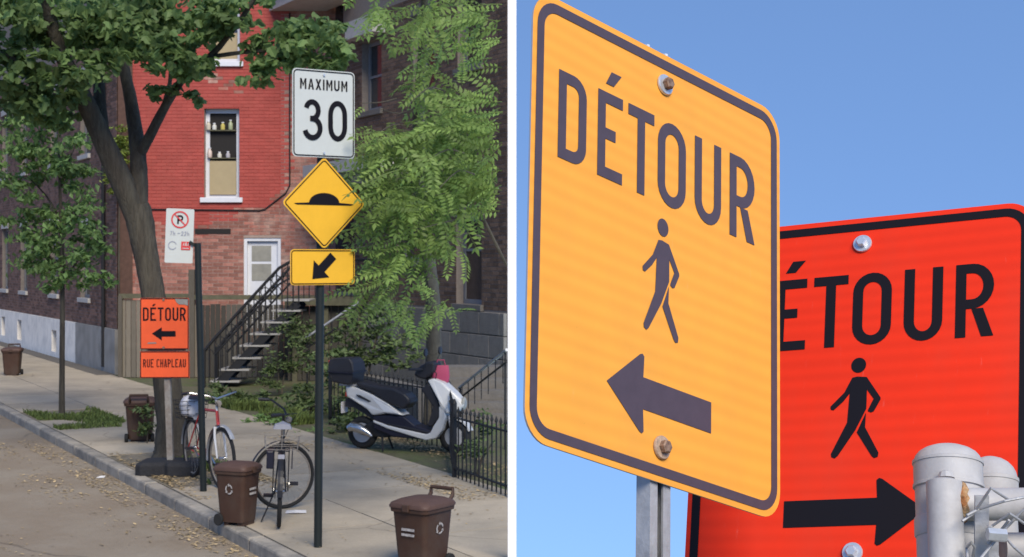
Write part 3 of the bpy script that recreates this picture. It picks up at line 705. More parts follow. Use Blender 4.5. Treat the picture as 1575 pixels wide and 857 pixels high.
mb0 = G(264,704); MD = mb0.y
maple = thing('maple_tree', 'large dark-barked maple with forked trunk overhanging the pavement', 'tree', (0,0,0))
Q = lambda px,py,dd=0.0: P(px,py,MD+dd)
limb('trunk', [Q(264,716),Q(264,702),Q(263.5,690),Q(263,670),Q(262,640),Q(254,560),Q(240,480),Q(226,400),Q(214,335),Q(209,318)], [0.29,0.25,0.215,0.195,0.18,0.165,0.15,0.15,0.18,0.165], M['bark'], maple, 16)
limb('branch', [Q(215,345),Q(190,285,-0.1),Q(165,230,-0.2),Q(135,165,-0.4),Q(105,105,-0.7),Q(80,40,-1.0),Q(60,-60,-1.4)], [0.15,0.15,0.135,0.12,0.10,0.08,0.05], M['bark'], maple, 12)
limb('branch', [Q(162,232,-0.2),Q(155,180,-0.05),Q(152,120,0.2),Q(150,60,0.4),Q(150,-60,0.8)], [0.09,0.085,0.075,0.06,0.04], M['bark'], maple)
limb('branch', [Q(211,338),Q(213,290),Q(212,235,0.1),Q(202,160,0.3),Q(188,80,0.5),Q(180,-60,0.9)], [0.14,0.12,0.105,0.085,0.065,0.04], M['bark'], maple, 12)
limb('branch', [Q(213,242,0.1),Q(235,200,-0.1),Q(262,150,-0.3),Q(290,112,-0.6),Q(330,80,-0.9),Q(370,30,-1.2),Q(410,-30,-1.5)], [0.07,0.065,0.055,0.045,0.038,0.03,0.02], M['bark'], maple)
limb('branch', [Q(248,176,-0.2),Q(258,140,-0.1),Q(262,118,0.0),Q(262,60,0.2)], [0.035,0.03,0.025,0.015], M['bark'], maple, 8)
limb('branch', [Q(120,130,-0.5),Q(70,110,-0.8),Q(20,90,-1.2),Q(-60,60,-1.5)], [0.05,0.045,0.035,0.02], M['bark'], maple, 8)
limb('branch', [Q(320,88,-0.85),Q(380,80,-1.1),Q(450,75,-1.3),Q(500,70,-1.4)], [0.03,0.025,0.018,0.01], M['bark'], maple, 8)
cl = []
def clump(px,py,dd,rx,rz_,cnt,ry=None):
    s = (MD+dd)/F; cl.append((tuple(P(px,py,MD+dd)), (rx*s, (ry if ry else rx*s*0.9), rz_*s), cnt))
for a in [(30,30,-1.2,80,50,520),(110,30,-0.8,80,45,520),(200,20,-0.6,80,45,520),(290,25,-0.8,70,42,460),(370,15,-1.1,60,30,300),
          (20,110,-1.0,55,50,340),(75,135,-0.7,50,42,260),(115,95,-1.2,55,40,320),(170,65,-0.9,60,26,280),(225,62,-1.2,50,32,260),(265,70,-1.4,42,45,260),
          (290,95,-1.0,28,40,170),(318,40,-1.2,30,18,120),(385,62,-1.2,22,14,50),(435,65,-1.4,48,35,260),(480,78,-1.5,50,30,320),(500,45,-1.2,36,30,170),(395,90,-1.3,30,16,60),(410,115,-1.4,22,10,24),(375,125,-1.4,14,8,14),
          (45,165,-0.6,50,26,170),(95,180,-0.4,34,22,80),(240,140,-0.4,12,14,26),(300,148,-0.5,14,10,24),(270,130,-0.4,16,18,26),
          (60,-60,1.6,140,60,220),(250,-60,1.6,140,60,200),(400,-60,0.8,90,40,140),(-60,60,0.6,60,110,200),(160,-20,1.8,200,70,300)]: clump(*a)
cl = [(c_, r_, int(n_*1.1)) for c_, r_, n_ in cl]
leaf_cloud('crown', cl, 'maple', 0.115, M['leaf_maple'], maple, droop=0.95)

yb = G(95,640)
young = thing('young_tree', 'slender young street tree in the grass pit up the street', 'tree', (0,0,0)); YD = yb.y
Q2 = lambda px,py,dd=0.0: P(px,py,YD+dd)
limb('trunk', [Q2(95,643),Q2(95.5,560),Q2(96,470),Q2(95,380),Q2(92,290),Q2(90,200)], [0.055,0.045,0.04,0.034,0.025,0.012], M['bark'], young, 8)
for pp in ([(96,440),(120,400),(150,375)],[(95,420),(65,380),(35,350)],[(95,360),(115,320),(140,290)],[(94,340),(70,300),(40,270)],[(93,290),(105,250),(120,215)]):
    limb('branch', [Q2(*q, random.uniform(-.3,.3)) for q in pp], [0.02,0.014,0.006], M['bark'], young, 6, 3)
cl = []; MDs = MD; MD = YD
for a in [(95,385,0,68,45,620),(55,340,0.1,50,50,420),(130,340,-0.1,38,50,330),(85,280,0,60,52,520),(35,270,0.2,42,52,320),(70,210,0,58,42,420),(20,215,0.2,40,45,300),(115,225,0,32,50,200),(150,425,-0.1,26,10,60),(60,400,0,30,25,120),(100,425,0,42,20,170),(60,165,0.1,50,30,250),(0,320,0.3,22,30,90),(170,430,-0.1,10,8,24)]: clump(*a)
leaf_cloud('crown', cl, 'oval', 0.125, M['leaf_young'], young, droop=0.85)
MD = MDs
# vine on the wall corner, ivy hanging by the downpipe
vine = thing('climbing_vine', 'yellow-green vine on the wall corner behind the maple fork', 'vine', (0,0,0))
cl = [(tuple(P(183,230,31.0)),(0.2,0.15,0.55),240),(tuple(P(190,210,31.0)),(0.16,0.12,0.3),120),(tuple(P(172,280,30.8)),(0.1,0.1,0.4),90)]
leaf_cloud('foliage', cl, 'oval', 0.12, M['leaf_pale'], vine)
limb('stem', [P(184,575,31.3),P(183,400,31.25),P(184,300,31.2),P(186,200,31.2)], [0.02,0.02,0.015,0.01], M['bark'], vine, 6)

# locust tree: pinnate fronds
loc = thing('locust_tree', 'bright green locust tree with feathery leaves hanging over the signs', 'tree', (0,0,0))
def frond_mesh(L_, pairs, seed, tint):
    rg = random.Random(seed); mb = MB(); pts=[]
    for i in range(pairs+1):
        t = i/pairs; pts.append(Vector((L_*t, 0.03*math.sin(t*3+seed), -0.22*L_*t*t)))
    mb.tube(pts, [0.004*(1-0.7*i/pairs) for i in range(pairs+1)], 3, cap=False)
    for i in range(1, pairs+1):
        p = pts[i]; ll = L_*0.21*(1-0.35*abs(i/pairs-0.45)); w = ll*0.21
        for sd_ in (-1,1):
            a = Vector((0.42, sd_*0.88, rg.uniform(-0.55,-0.1))).normalized(); b = Vector((0.9*-sd_*0.0+0.88, -sd_*0.42, rg.uniform(-0.25,0.25))).normalized()
            q = p + a*0.006; mb.add([q, q+a*ll*0.45+b*w, q+a*ll, q+a*ll*0.45-b*w], [(0,1,2,3)], 0, min(1,max(0,tint+rg.uniform(-.2,.2))))
    p = pts[-1]; mb.add([p, p+Vector((L_*0.06,0.018,-0.02)), p+Vector((L_*0.17,0,-0.05)), p+Vector((L_*0.06,-0.018,-0.02))], [(0,1,2,3)],0,tint)
    return mb
FR = [frond_mesh(random.uniform(0.30,0.46), random.choice((8,9,10)), k, (k%8)/8+0.06) for k in range(16)]
FRM = [f.mesh('frond', M['leaf_locust']) for f in FR]
FRV = [(np.array(f.v), f.f, f.t) for f in FR]
fr = []     # placements: (matrix, variant)
LS = []     # (px,py,depth, rx px, rz px, ry m, count, aim)
LOC = [(560,395,12.5,22,14,0.3,8),(540,420,12.3,14,12,0.15,5),(540,335,12.8,26,14,0.4,6),(585,405,12.9,36,24,0.5,16),(640,390,13.2,46,26,0.6,22),(695,385,13.4,26,14,0.5,12),(570,440,12.9,26,18,0.5,9),(600,350,13.2,40,18,0.6,16),
       (575,185,12.9,18,22,0.5,8),(590,250,13.0,34,32,0.7,24),(640,230,13.3,55,40,0.9,42),(700,215,13.5,55,44,1.0,46),(750,230,13.6,30,50,0.8,28),(640,300,13.4,56,26,0.8,34),(710,290,13.8,50,28,0.9,32),(760,300,14.2,18,26,0.7,10),
       (660,130,14.0,34,30,0.9,13),(690,60,14.4,40,35,1.0,16),(740,25,14.2,35,24,1.0,18),(650,30,14.6,30,25,1.0,14),(590,15,14.8,26,14,0.9,8),(720,150,13.8,30,20,0.8,9),(765,60,14.4,14,30,0.5,7),
       (765,200,13.9,16,60,0.7,22),(768,290,13.7,12,26,0.6,12),(690,330,13.4,36,18,0.7,14),(585,215,12.95,16,20,0.4,12),(600,300,13.0,30,24,0.5,20),(655,460,17.5,20,30,0.6,8),(690,470,17.5,12,26,0.6,4),(610,470,17.0,24,24,0.6,9),(655,-60,14.5,100,40,1.2,24)]
for px,py,dp,rx,rz_,ry,cnt in LOC:
    for _ in range(int(cnt*1.3)):
        while True:
            e_ = RNG.normal(size=3)*0.55
            if abs(e_[0])<1.1: break
        qx_ = min(px+e_[0]*rx, 772)
        c = P(qx_, py+e_[2]*rz_, dp+e_[1]*ry)
        if c.x > -0.08: c.x = -0.08 - random.random()*0.15
        ppx, ppy = CX+F*c.x/c.y, CY-F*(c.z-HC)/c.y
        if c.y < 13.1 and 60 < ppy < 470 and ppx < 600 + RNG.uniform(-25,10): continue
        yaw = math.atan2(-1.0+0.9*RNG.normal(), (-0.5)*1.2+0.9*RNG.normal()); pitch = RNG.normal(-0.05,0.35)
        if c.x > -0.75: yaw = PI + RNG.uniform(-0.6,0.6) if c.x > -0.35 else RNG.uniform(1.2,5.0)
        mtx = Matrix.Translation(c) @ Matrix.Rotation(RNG.normal(0.6,0.3),4,'X') @ Matrix.Rotation(yaw,4,'Z') @ Matrix.Rotation(-pitch,4,'Y') @ Matrix.Rotation(RNG.normal(0,0.4),4,'X') @ Matrix.Scale(RNG.uniform(0.7,1.25),4)
        fr.append((mtx, int(RNG.integers(16))))
order = sorted(range(len(fr)), key=lambda i: fr[i][0].translation.y - (0.0 if -30<CY-(fr[i][0].translation.z-HC)*F/fr[i][0].translation.y else -50))
ind = set(order[:300]); rest = MB()
for i,(mtx,k) in enumerate(fr):
    if i in ind:
        o = link('frond', FRM[k], loc); o.matrix_basis = mtx
    else:
        v,fc,t = FRV[k]; m4 = np.array(mtx); vv = v@m4[:3,:3].T + m4[:3,3]
        o0 = len(rest.v); rest.v += [tuple(x) for x in vv]; rest.f += [tuple(a+o0 for a in f_) for f_ in fc]; rest.m += [0]*len(fc); rest.t += t
tag(obj('crown', rest, M['leaf_locust'], loc, fix=False), kind='stuff')
limb('trunk', [(-1.15,20.6,-0.05),(-1.12,20.4,0.8),(-1.1,19.8,2.0),(-1.2,18.9,3.2),(-1.15,17.6,4.2),(-1.0,16.2,5.0),(-0.9,15.0,5.9)], [0.16,0.12,0.10,0.09,0.075,0.055,0.03], M['bark_pale'], loc, 10)
limb('branch', [(-1.15,17.9,4.0),(-1.1,16.2,3.9),(-1.15,14.5,3.5),(-1.3,13.0,2.9)], [0.05,0.04,0.03,0.01], M['bark_pale'], loc, 8)
limb('branch', [(-1.15,17.5,4.2),(-0.8,15.8,3.9),(-0.6,14.5,3.9),(-0.5,13.6,4.0)], [0.045,0.035,0.025,0.01], M['bark_pale'], loc, 8)
limb('branch', [P(735,318,13.9),P(748,345,14.0),P(765,380,14.1),P(779,408,14.2)], [0.012,0.014,0.016,0.016], M['bark_pale'], loc, 6, 3)
limb('branch', [P(578,352,12.9),P(610,368,13.0),P(640,372,13.2),P(690,360,13.8)], [0.006,0.01,0.012,0.016], M['bark_pale'], loc, 6, 3)

for k in range(26):
    px = random.uniform(600,740); py = random.uniform(120,380); dp = random.uniform(12.9,14.2); a = random.uniform(-40,40)
    limb('twig', [P(px,py,dp), P(px-25,py+random.uniform(-6,10),dp-0.2), P(px-55,py+random.uniform(-4,26),dp-0.45)], [0.008,0.006,0.003], M['bark_pale'], loc, 5, 3)
def bush(name, label, clumps, m, size, kind='oval', cat='bush', stems=3):
    t = thing(name, label, cat, (0,0,0)); cl=[]
    for px,py,dp,rx,rz_,cnt in clumps:
        s=dp/F; cl.append((tuple(P(px,py,dp)),(rx*s,max(0.25,rx*s*0.7),rz_*s),cnt))
    leaf_cloud('foliage', cl, kind, size, m, t, droop=0.2)
    px,py,dp = clumps[0][:3]; b_ = P(px,py,dp)
    for k in range(stems):
        a=random.uniform(0,6.28); limb('stem',[ (b_.x+0.05*math.cos(a),b_.y+0.05*math.sin(a),-0.03),(b_.x+0.1*math.cos(a),b_.y+0.1*math.sin(a),max(0.1,b_.z*0.6)),(b_.x+0.25*math.cos(a),b_.y+0.2*math.sin(a),b_.z+0.1)],[0.02,0.015,0.006],M['bark'],t,6,3)
    return t
bush('leafy_bush', 'large dark green bush left of the scooter top case', [(470,630,23.2,40,38,420),(520,600,22.6,24,48,380),(505,560,23.4,34,26,240),(540,630,21.4,20,40,260),(530,660,20.8,18,18,130),(460,600,23.8,26,20,120)], M['leaf_bush'], 0.10)
bush('leafy_bush', 'tall bush climbing behind the dark signpost below the arrow sign', [(560,520,24,40,40,420),(600,500,24,40,44,420),(545,545,24,26,20,160),(620,545,23.6,30,22,200)], M['leaf_bush'], 0.11)
bush('leafy_bush', 'low leafy plants at the foot of the iron stairs', [(350,612,24.9,30,9,260),(390,610,24.9,28,10,260),(330,600,25.2,16,10,90)], M['leaf_bush'], 0.11, stems=2)
bush('leafy_bush', 'bright low weeds at the pavement edge behind the black bicycle', [(400,645,22.2,22,8,220),(435,652,21.7,22,10,240),(470,668,21.0,18,8,120)], M['leaf_young'], 0.08, stems=2)
bush('leafy_bush', 'tangled dark shrub under the iron stair landing', [(430,565,26.5,24,26,320),(470,540,26.5,28,36,420),(450,500,27,30,24,300),(500,520,26.8,24,30,260),(410,590,26.2,16,12,120)], M['leaf_bush'], 0.085)
bush('leafy_bush', 'low plants behind the front iron fence by the white post', [(728,690,16.6,20,20,160),(745,655,17.4,9,22,110)], M['leaf_bush'], 0.08, stems=2)

# ------------------------------------------------------------------ lettering (outline strokes, mitred, no overlaps)
def stroke(pts, w, closed=False):
    """2-D polyline -> (left, right) offset lists with mitre joins"""
    pts=[np.array(p,float) for p in pts]; n=len(pts); Ls=[]; Rs=[]
    for i in range(n):
        d0 = pts[i]-pts[i-1] if (i>0 or closed) else pts[1]-pts[0]
        d1 = pts[(i+1)%n]-pts[i] if (i<n-1 or closed) else pts[-1]-pts[-2]
        d0=d0/np.linalg.norm(d0); d1=d1/np.linalg.norm(d1)
        n0=np.array([-d0[1],d0[0]]); n1=np.array([-d1[1],d1[0]]); m=n0+n1; m/=np.linalg.norm(m); s=w/2/max(0.3,m.dot(n0))
        Ls.append(pts[i]+m*s); Rs.append(pts[i]-m*s)
    return Ls,Rs
def arc(cx,cy,rx,ry,a0,a1,n=10): return [(cx+rx*math.cos(R(a0+(a1-a0)*i/n)), cy+ry*math.sin(R(a0+(a1-a0)*i/n))) for i in range(n+1)]
def glyph(ch, W_, H_, t):
    """list of ('s',pts,closed) strokes or ('p',poly) in a W_ x H_ cell"""
    h=t/2; x0,x1,y0,y1=h,W_-h,h,H_-h; my=H_*0.52; r=min(W_*0.48-h, H_*0.24)
    if ch=='D': return [('s',[(x0,y0)]+arc(x1-r,y0+r,r,r,-90,0,6)+arc(x1-r,y1-r,r,r,0,90,6)+[(x0,y1)],True)]
    if ch in 'EÉ':
        l=[('p',[(0,0),(W_,0),(W_,t),(t,t),(t,my-h),(W_*0.72,my-h),(W_*0.72,my+h),(t,my+h),(t,H_-t),(W_,H_-t),(W_,H_),(0,H_)])]
        if ch=='É': l.append(('p',[(W_*0.30,H_*1.10),(W_*0.62,H_*1.10),(W_*0.93,H_*1.26),(W_*0.52,H_*1.26)]))
        return l
    if ch=='T': return [('p',[(W_/2-h,0),(W_/2+h,0),(W_/2+h,H_-t),(W_,H_-t),(W_,H_),(0,H_),(0,H_-t),(W_/2-h,H_-t)])]
    if ch in 'O0':
        ry=H_*0.36-h if ch=='0' else r*1.15
        return [('s',arc((x0+x1)/2,y0+ry,(x1-x0)/2,ry,180,360,12)+arc((x0+x1)/2,y1-ry,(x1-x0)/2,ry,0,180,12),True)]
    if ch=='U': rr=(x1-x0)/2; return [('s',[(x0,H_)]+arc((x0+x1)/2,y0+rr*1.15,rr,rr*1.15,180,360,12)+[(x1,H_)],False)]
    if ch in 'RP':
        rb=H_*0.255-h*0.5; yb_=H_*0.45
        l=[('p',[(0,0),(t,0),(t,H_),(0,H_)]),('s',[(t,y1)]+arc(x1-rb*0.9,(y1+yb_)/2,rb*0.9,(y1-yb_)/2,90,-90,12)+[(t,yb_)],False)]
        if ch=='R': l.append(('p',[(W_*0.42,yb_-h),(W_*0.42+t*1.1,yb_-h),(W_,0),(W_-t*1.15,0)]))
        return l
    if ch=='M': return [('p',[(0,0),(t,0),(t,H_*0.68),(W_/2,H_*0.22),(W_-t,H_*0.68),(W_-t,0),(W_,0),(W_,H_),(W_-t,H_),(W_/2,H_*0.5),(t,H_),(0,H_)])]
    if ch=='A': return [('p',[(0,0),(t*1.05,0),(W_*0.5*0.36+t*0.55,H_*0.25),(W_-W_*0.18-t*0.55,H_*0.25),(W_-t*1.05,0),(W_,0),(W_/2+t*0.55,H_),(W_/2-t*0.55,H_)]) if False else ('p',[(0,0),(t*1.1,0),(W_/2,H_*0.80),(W_-t*1.1,0),(W_,0),(W_/2+t*0.55,H_),(W_/2-t*0.55,H_)]), ('p',[(W_*0.27+t*0.42,H_*0.24),(W_*0.73-t*0.42,H_*0.24),(W_*0.73-t*0.42-t*0.36,H_*0.24+t),(W_*0.27+t*0.42+t*0.36,H_*0.24+t)])]
    if ch=='X':
        c=W_/2; m=H_/2; q=t*0.6
        return [('p',[(0,0),(2*q*0.95,0),(W_,H_),(W_-2*q*0.95,H_)]),('p',[(0,H_),(2*q*0.95,H_),(c+q*0.1,m+q*1.35),(c-q*0.9,m+q*0.2)]),('p',[(W_,0),(W_-2*q*0.95,0),(c-q*0.1,m-q*1.35),(c+q*0.9,m-q*0.2)])]
    if ch=='I': return [('p',[(W_/2-h,0),(W_/2+h,0),(W_/2+h,H_),(W_/2-h,H_)])]
    if ch=='L': return [('p',[(0,0),(W_,0),(W_,t),(t,t),(t,H_),(0,H_)])]
    if ch=='H': return [('p',[(0,0),(t,0),(t,my-h),(W_-t,my-h),(W_-t,0),(W_,0),(W_,H_),(W_-t,H_),(W_-t,my+h),(t,my+h),(t,H_),(0,H_)])]
    if ch=='C': rr=(x1-x0)/2; return [('s',arc((x0+x1)/2,y1-rr*1.2,rr,rr*1.2,15,180,10)+arc((x0+x1)/2,y0+rr*1.2,rr,rr*1.2,180,345,10),False)]
    if ch=='3':
        ym=H_*0.53; ra=(y1-ym)/2; rb=(ym-y0)/2
        return [('s',arc(W_*0.47,y1-ra,W_*0.44-h,ra,165,0,8)+arc(W_*0.47,y1-ra,W_*0.44-h,ra,0,-90,6)[1:]+[(W_*0.36,ym)],False),('s',[(W_*0.36,ym)]+arc(W_*0.48,y0+rb,W_*0.52-h,rb,90,-165,15),False,-0.003)]
    if ch=='2': return [('s',arc(W_/2,y1-H_*0.22,W_/2-h,H_*0.22,160,-30,8)+[(x0,y0),(x1,y0)],False)]
    if ch=='7': return [('s',[(x0,y1),(x1,y1),(W_*0.35,0)],False)]
    if ch=='h': return [('p',[(0,0),(t,0),(t,H_),(0,H_)]),('s',[(t,H_*0.55),(x1,H_*0.5),(x1,0)],False)]
    if ch=='-': return [('p',[(0,my-h),(W_,my-h),(W_,my+h),(0,my+h)])]
    return []
def put(mb, ch, x, z, W_, H_, t, y, wp=None):
    f = wp or (lambda p: p)
    for g in glyph(ch, W_, H_, t):
        if g[0]=='p':
            q=[f((x+a,z+b)) for a,b in g[1]]; mb.add([(a,y,b) for a,b in q],[tuple(range(len(q)))])
        else: ribbon(mb, [(x+a,z+b) for a,b in g[1]], t, y+(g[3] if len(g)>3 else 0), g[2], wp)
def ribbon(mb, pts, w, y, closed=False, wp=None):
    f = wp or (lambda p: p); Ls,Rs=stroke(pts,w,closed); n=len(Ls)
    q=[f(tuple(a)) for a in Ls]+[f(tuple(a)) for a in Rs]
    mb.add([(a,y,b) for a,b in q],[(i,(i+1)%n,(i+1)%n+n,i+n) for i in range(n if closed else n-1)])
def poly(mb, pts, y, wp=None):
    f = wp or (lambda p: p); q=[f(p) for p in pts]; mb.add([(a,y,b) for a,b in q],[tuple(range(len(q)))])
def rrect(w, h, r, n=6):
    return arc(w/2-r,h/2-r,r,r,0,90,n)+arc(-w/2+r,h/2-r,r,r,90,180,n)+arc(-w/2+r,-h/2+r,r,r,180,270,n)+arc(w/2-r,-h/2+r,r,r,270,360,n)
def plate(pts, th=0.003, wp=None):
    f = wp or (lambda p: p); q=[f(p) for p in pts]; k=len(q); mb=MB()
    mb.add([(a,0,b) for a,b in q]+[(a,th,b) for a,b in q],[tuple(range(k)),tuple(range(2*k-1,k-1,-1))]+[(i,i+k,(i+1)%k+k,(i+1)%k) for i in range(k)], 0)
    mb.m = [0,1]+[1]*k; return mb
def ink(name, mb, m, parent): 
    me = mb.mesh(name, m); bm=bmesh.new(); bm.from_mesh(me)
    for f in bm.faces:
        f.normal_update()
        if f.normal.y > 0: f.normal_flip()
    bmesh.ops.triangulate(bm, faces=[f for f in bm.faces if len(f.verts)>4]); bm.to_mesh(me); bm.free()
    return link(name, me, parent)
def word(parent, s, x, z, W_, H_, t, gap, y, m, widths=None, name='letter', wp=None):
    for ch in s:
        w_ = (widths or {}).get(ch, 1.0)*W_
        if ch != ' ':
            mb=MB(); put(mb,ch,x,z,w_,H_,t,y,wp); ink(name,mb,m,parent)
        x += w_ + gap

# ------------------------------------------------------------------ the two big detour signs
def homog(src,dst):
    A=[]
    for (x,y),(u,v) in zip(src,dst): A += [[x,y,1,0,0,0,-u*x,-u*y,-u],[0,0,0,x,y,1,-v*x,-v*y,-v]]
    return np.linalg.svd(np.array(A))[2][-1].reshape(3,3)
def rodr(r):
    t=np.linalg.norm(r); k=np.array(r)/t; K=np.array([[0,-k[2],k[1]],[k[2],0,-k[0]],[-k[1],k[0],0]])
    return np.eye(3)+math.sin(t)*K+(1-math.cos(t))*K@K
def sign_pose(corners, rv, T):
    """plane of the plate and the slightly out-of-square outline in that plane, warped to meet the corner pixels of the image"""
    Rm=rodr(rv); T=np.array(T); n=Rm@np.array([0,-1,0]); q=[]
    for px,py in corners:
        d=np.array([(px-CX)/F,1,(CY-py)/F]); p=d*((T@n)/(d@n)); l=Rm.T@(p-T); q.append((l[0],l[2]))
    Hm=homog([(-0.325,0.375),(0.325,0.375),(0.325,-0.375),(-0.325,-0.375)], q)
    def wp(p):
        v=Hm@np.array([p[0],p[1],1.0]); return (v[0]/v[2], v[1]/v[2])
    M4=Matrix(Rm.tolist()).to_4x4(); M4.translation=Vector(T)+Vector((0,0,HC))
    return M4, wp
def bolt(parent, x, z, m_w, m_b, wp, r=0.019, h=0.011, name='bolt'):
    x,z=wp((x,z)); o=obj(name, MB().lathe([(r,0.0),(r,-0.003),(r*0.94,-0.0045)],20,(x,-0.0015,z),'y'), m_w, parent, smooth=True)
    obj('bolt_head', MB().lathe([(r*0.55,0),(r*0.58,-h*0.8),(r*0.45,-h)],6,(x,-0.006,z),'y'), m_b, o)
def detour_sign(name, label, corners, rv, T, ms, mi_, left, washers):
    M4,wp=sign_pose(corners,rv,T)
    t=thing(name,label,'road sign'); t.matrix_world=M4
    pl=obj('plate', plate(rrect(0.65,0.75,0.052,8),0.0035,wp), [ms,M['alu']], t)
    Y=-0.0012
    mb=MB(); outer=rrect(0.63,0.728,0.046,8); ribbon(mb, rrect(0.614,0.712,0.038,8), 0.0165, Y, True, wp); ink('border',mb,mi_,t)
    for ch,x,w_ in (('D',-0.262,0.068),('É',-0.166,0.062),('T',-0.09,0.067),('O',-0.013,0.074),('U',0.085,0.072),('R',0.181,0.07)):
        mb=MB(); put(mb,ch,x,0.106,w_,0.150,0.0192,Y,wp); ink('letter',mb,mi_,t)
    mb=MB(); poly(mb, arc(0.002,0.0645,0.0142,0.0155,0,345,23),Y,wp)
    body=[(-0.0095,0.0395),(0.0,0.0412),(0.018,0.039),(0.0455,-0.005),(0.0455,-0.009),(0.0335,-0.0325),(0.028,-0.0345),(0.0225,-0.0315),(0.0225,-0.0285),(0.0325,-0.0065),(0.0192,0.0135),(0.0192,-0.026),(-0.0005,-0.0690),(-0.0325,-0.120),(-0.038,-0.1245),(-0.0445,-0.1215),(-0.0455,-0.115),(-0.0165,-0.052),(-0.0135,0.007),(-0.025,-0.0085),(-0.043,-0.0255),(-0.0485,-0.0245),(-0.0495,-0.0175),(-0.0235,0.010)]
    poly(mb,body,Y,wp); poly(mb,[(0.0188,-0.034),(0.0178,-0.064),(0.0445,-0.117),(0.0435,-0.1255),(0.0365,-0.1275),(0.0315,-0.1225),(0.0025,-0.0735)],Y,wp); ink('walking_figure',mb,mi_,t)
    sg = 1 if left else -1
    ar=[(-0.135,-0.2355),(-0.053,-0.170),(-0.047,-0.168),(-0.0425,-0.172),(-0.0445,-0.2075),(0.1325,-0.2075),(0.1325,-0.2615),(-0.0445,-0.2615),(-0.0425,-0.299),(-0.047,-0.303),(-0.053,-0.301)]
    mb=MB(); poly(mb,[(x*sg,z) for x,z in ar],Y,wp); ink('arrow',mb,mi_,t)
    for (z,mw,mbt) in ((0.319,*washers[0]),(-0.316,*washers[1])): bolt(t,0.002,z,mw,mbt,wp)
    return t, M4, wp
M['washer_rust'] = mat('pitted_washer', (0.50,0.36,0.25), 0.6, 0.3, 150, metal=0.2, dirt=(0.32,0.22,0.16), dscale=90)
os_, OM, owp = detour_sign('detour_sign', 'faded orange pedestrian detour sign with left arrow, on grey channel post', [(821,-20),(1199,176),(1200,803),(806,674)], [-0.3219,0.18,0.7717], [0.255,2.371,0.003], M['sign_orange'], M['ink_faded'], True, ((M['zinc'],M['rustbolt']),(M['washer_rust'],M['rustbolt'])))
rs_, RM, rwp = detour_sign('detour_sign', 'bright red-orange pedestrian detour sign with right arrow, half hidden behind another', [(1079,361),(1594,308.6),(1587,891),(1051,902)], [-0.4864,0.0188,-0.5102], [0.653,2.732,-0.247], M['sign_red'], M['ink'], False, ((M['zinc'],M['zinc']),(M['zinc'],M['zinc'])))
# posts: perforated channel behind each plate
def channel_post(parent_m, name, label, x, z_top, z_bot, w=0.058, dp=0.028):
    t=thing(name,label,'post'); t.matrix_world=parent_m
    g=0.007
    mb=MB(); mb.box((x-w/2,g,z_bot),(x-w/2+0.004,g+dp,z_top)); mb.box((x+w/2-0.004,g,z_bot),(x+w/2,g+dp,z_top)); mb.box((x-w/2+0.004,g+dp-0.004,z_bot),(x+w/2-0.004,g+dp,z_top))
    obj('web',mb,M['galv'],t)
    for a,b in ((x-w/2+0.004,x-w/2+0.018),(x+w/2-0.018,x+w/2-0.004)): obj('flange', MB().box((a,g,z_bot),(b,g+0.004,z_top)), M['galv'], t)
    return t
channel_post(OM,'sign_post','galvanised steel channel post under the orange detour sign',-0.002,0.36,-1.15,0.05)
channel_post(RM,'sign_post','steel channel post behind the red-orange detour sign',0.0,0.34,-1.05)
for dx_ in (-0.020,0.028):
    x,z=owp((dx_,0.375)); 
    obj('clamp_nut', MB().lathe([(0.011,0),(0.011,0.012),(0.006,0.012),(0.006,0.02)],8,(x,0.02,z-0.004)), M['zinc'], os_)

# ------------------------------------------------------------------ galvanised gate in front of the red sign
GD=2.05; GU=Vector((0.075,0.37,0.926)).normalized(); GXv=(Vector((1,0,0))-GU*GU.x).normalized(); GF=GU.cross(GXv)
gate=thing('steel_gate','galvanised steel tube gate with domed post caps and wire mesh, before the red sign','gate')
gate.matrix_world=Matrix((( GXv.x,GF.x,GU.x,0),(GXv.y,GF.y,GU.y,0),(GXv.z,GF.z,GU.z,0),(0,0,0,1)))
gi=gate.matrix_world.inverted()
gp_=lambda px,py,d: gi@P(px,py,d)
def gpost(px, ytop, d, wpx, cap_h, cap_w, rings=(), name='gate_post'):
    r=wpx/F*d/2; top=gp_(px,ytop,d); c=(top.x,top.y,0)
    o=obj(name, MB().lathe([(r,top.z-1.3),(r,top.z-0.02)],40,c), M['silverpaint'], gate, smooth=True)
    rc=cap_w/F*d/2; H=cap_h/F*d
    prof=[(rc,top.z-H*1.0),(rc*1.03,top.z-H*0.98),(rc*1.03,top.z-H*0.88),(rc,top.z-H*0.86),(rc,top.z-H*0.12),(rc*1.03,top.z-H*0.10),(rc*1.03,top.z-H*0.0),(rc*0.98,top.z+H*0.03)]+[(rc*0.97*math.cos(R(a)),top.z+H*0.03+H*0.62*math.sin(R(a))) for a in (15,30,45,60,75,86)]
    obj('post_cap', MB().lathe(prof,40,c), M['silverpaint'], o, smooth=True)
    for q in rings: 
        zz=top.z-q/F*d*0.93; obj('hinge_band', MB().lathe([(r*1.02,zz-0.014),(r*1.05,zz-0.012),(r*1.05,zz+0.012),(r*1.02,zz+0.014)],40,c), M['silverpaint'], o, smooth=True)
    return c,r,top
c1,r1,t1=gpost(1457.5,711,GD,100,42,103,rings=(110,))
c2,r2,t2=gpost(1524,737,GD+0.16,72,54,80)
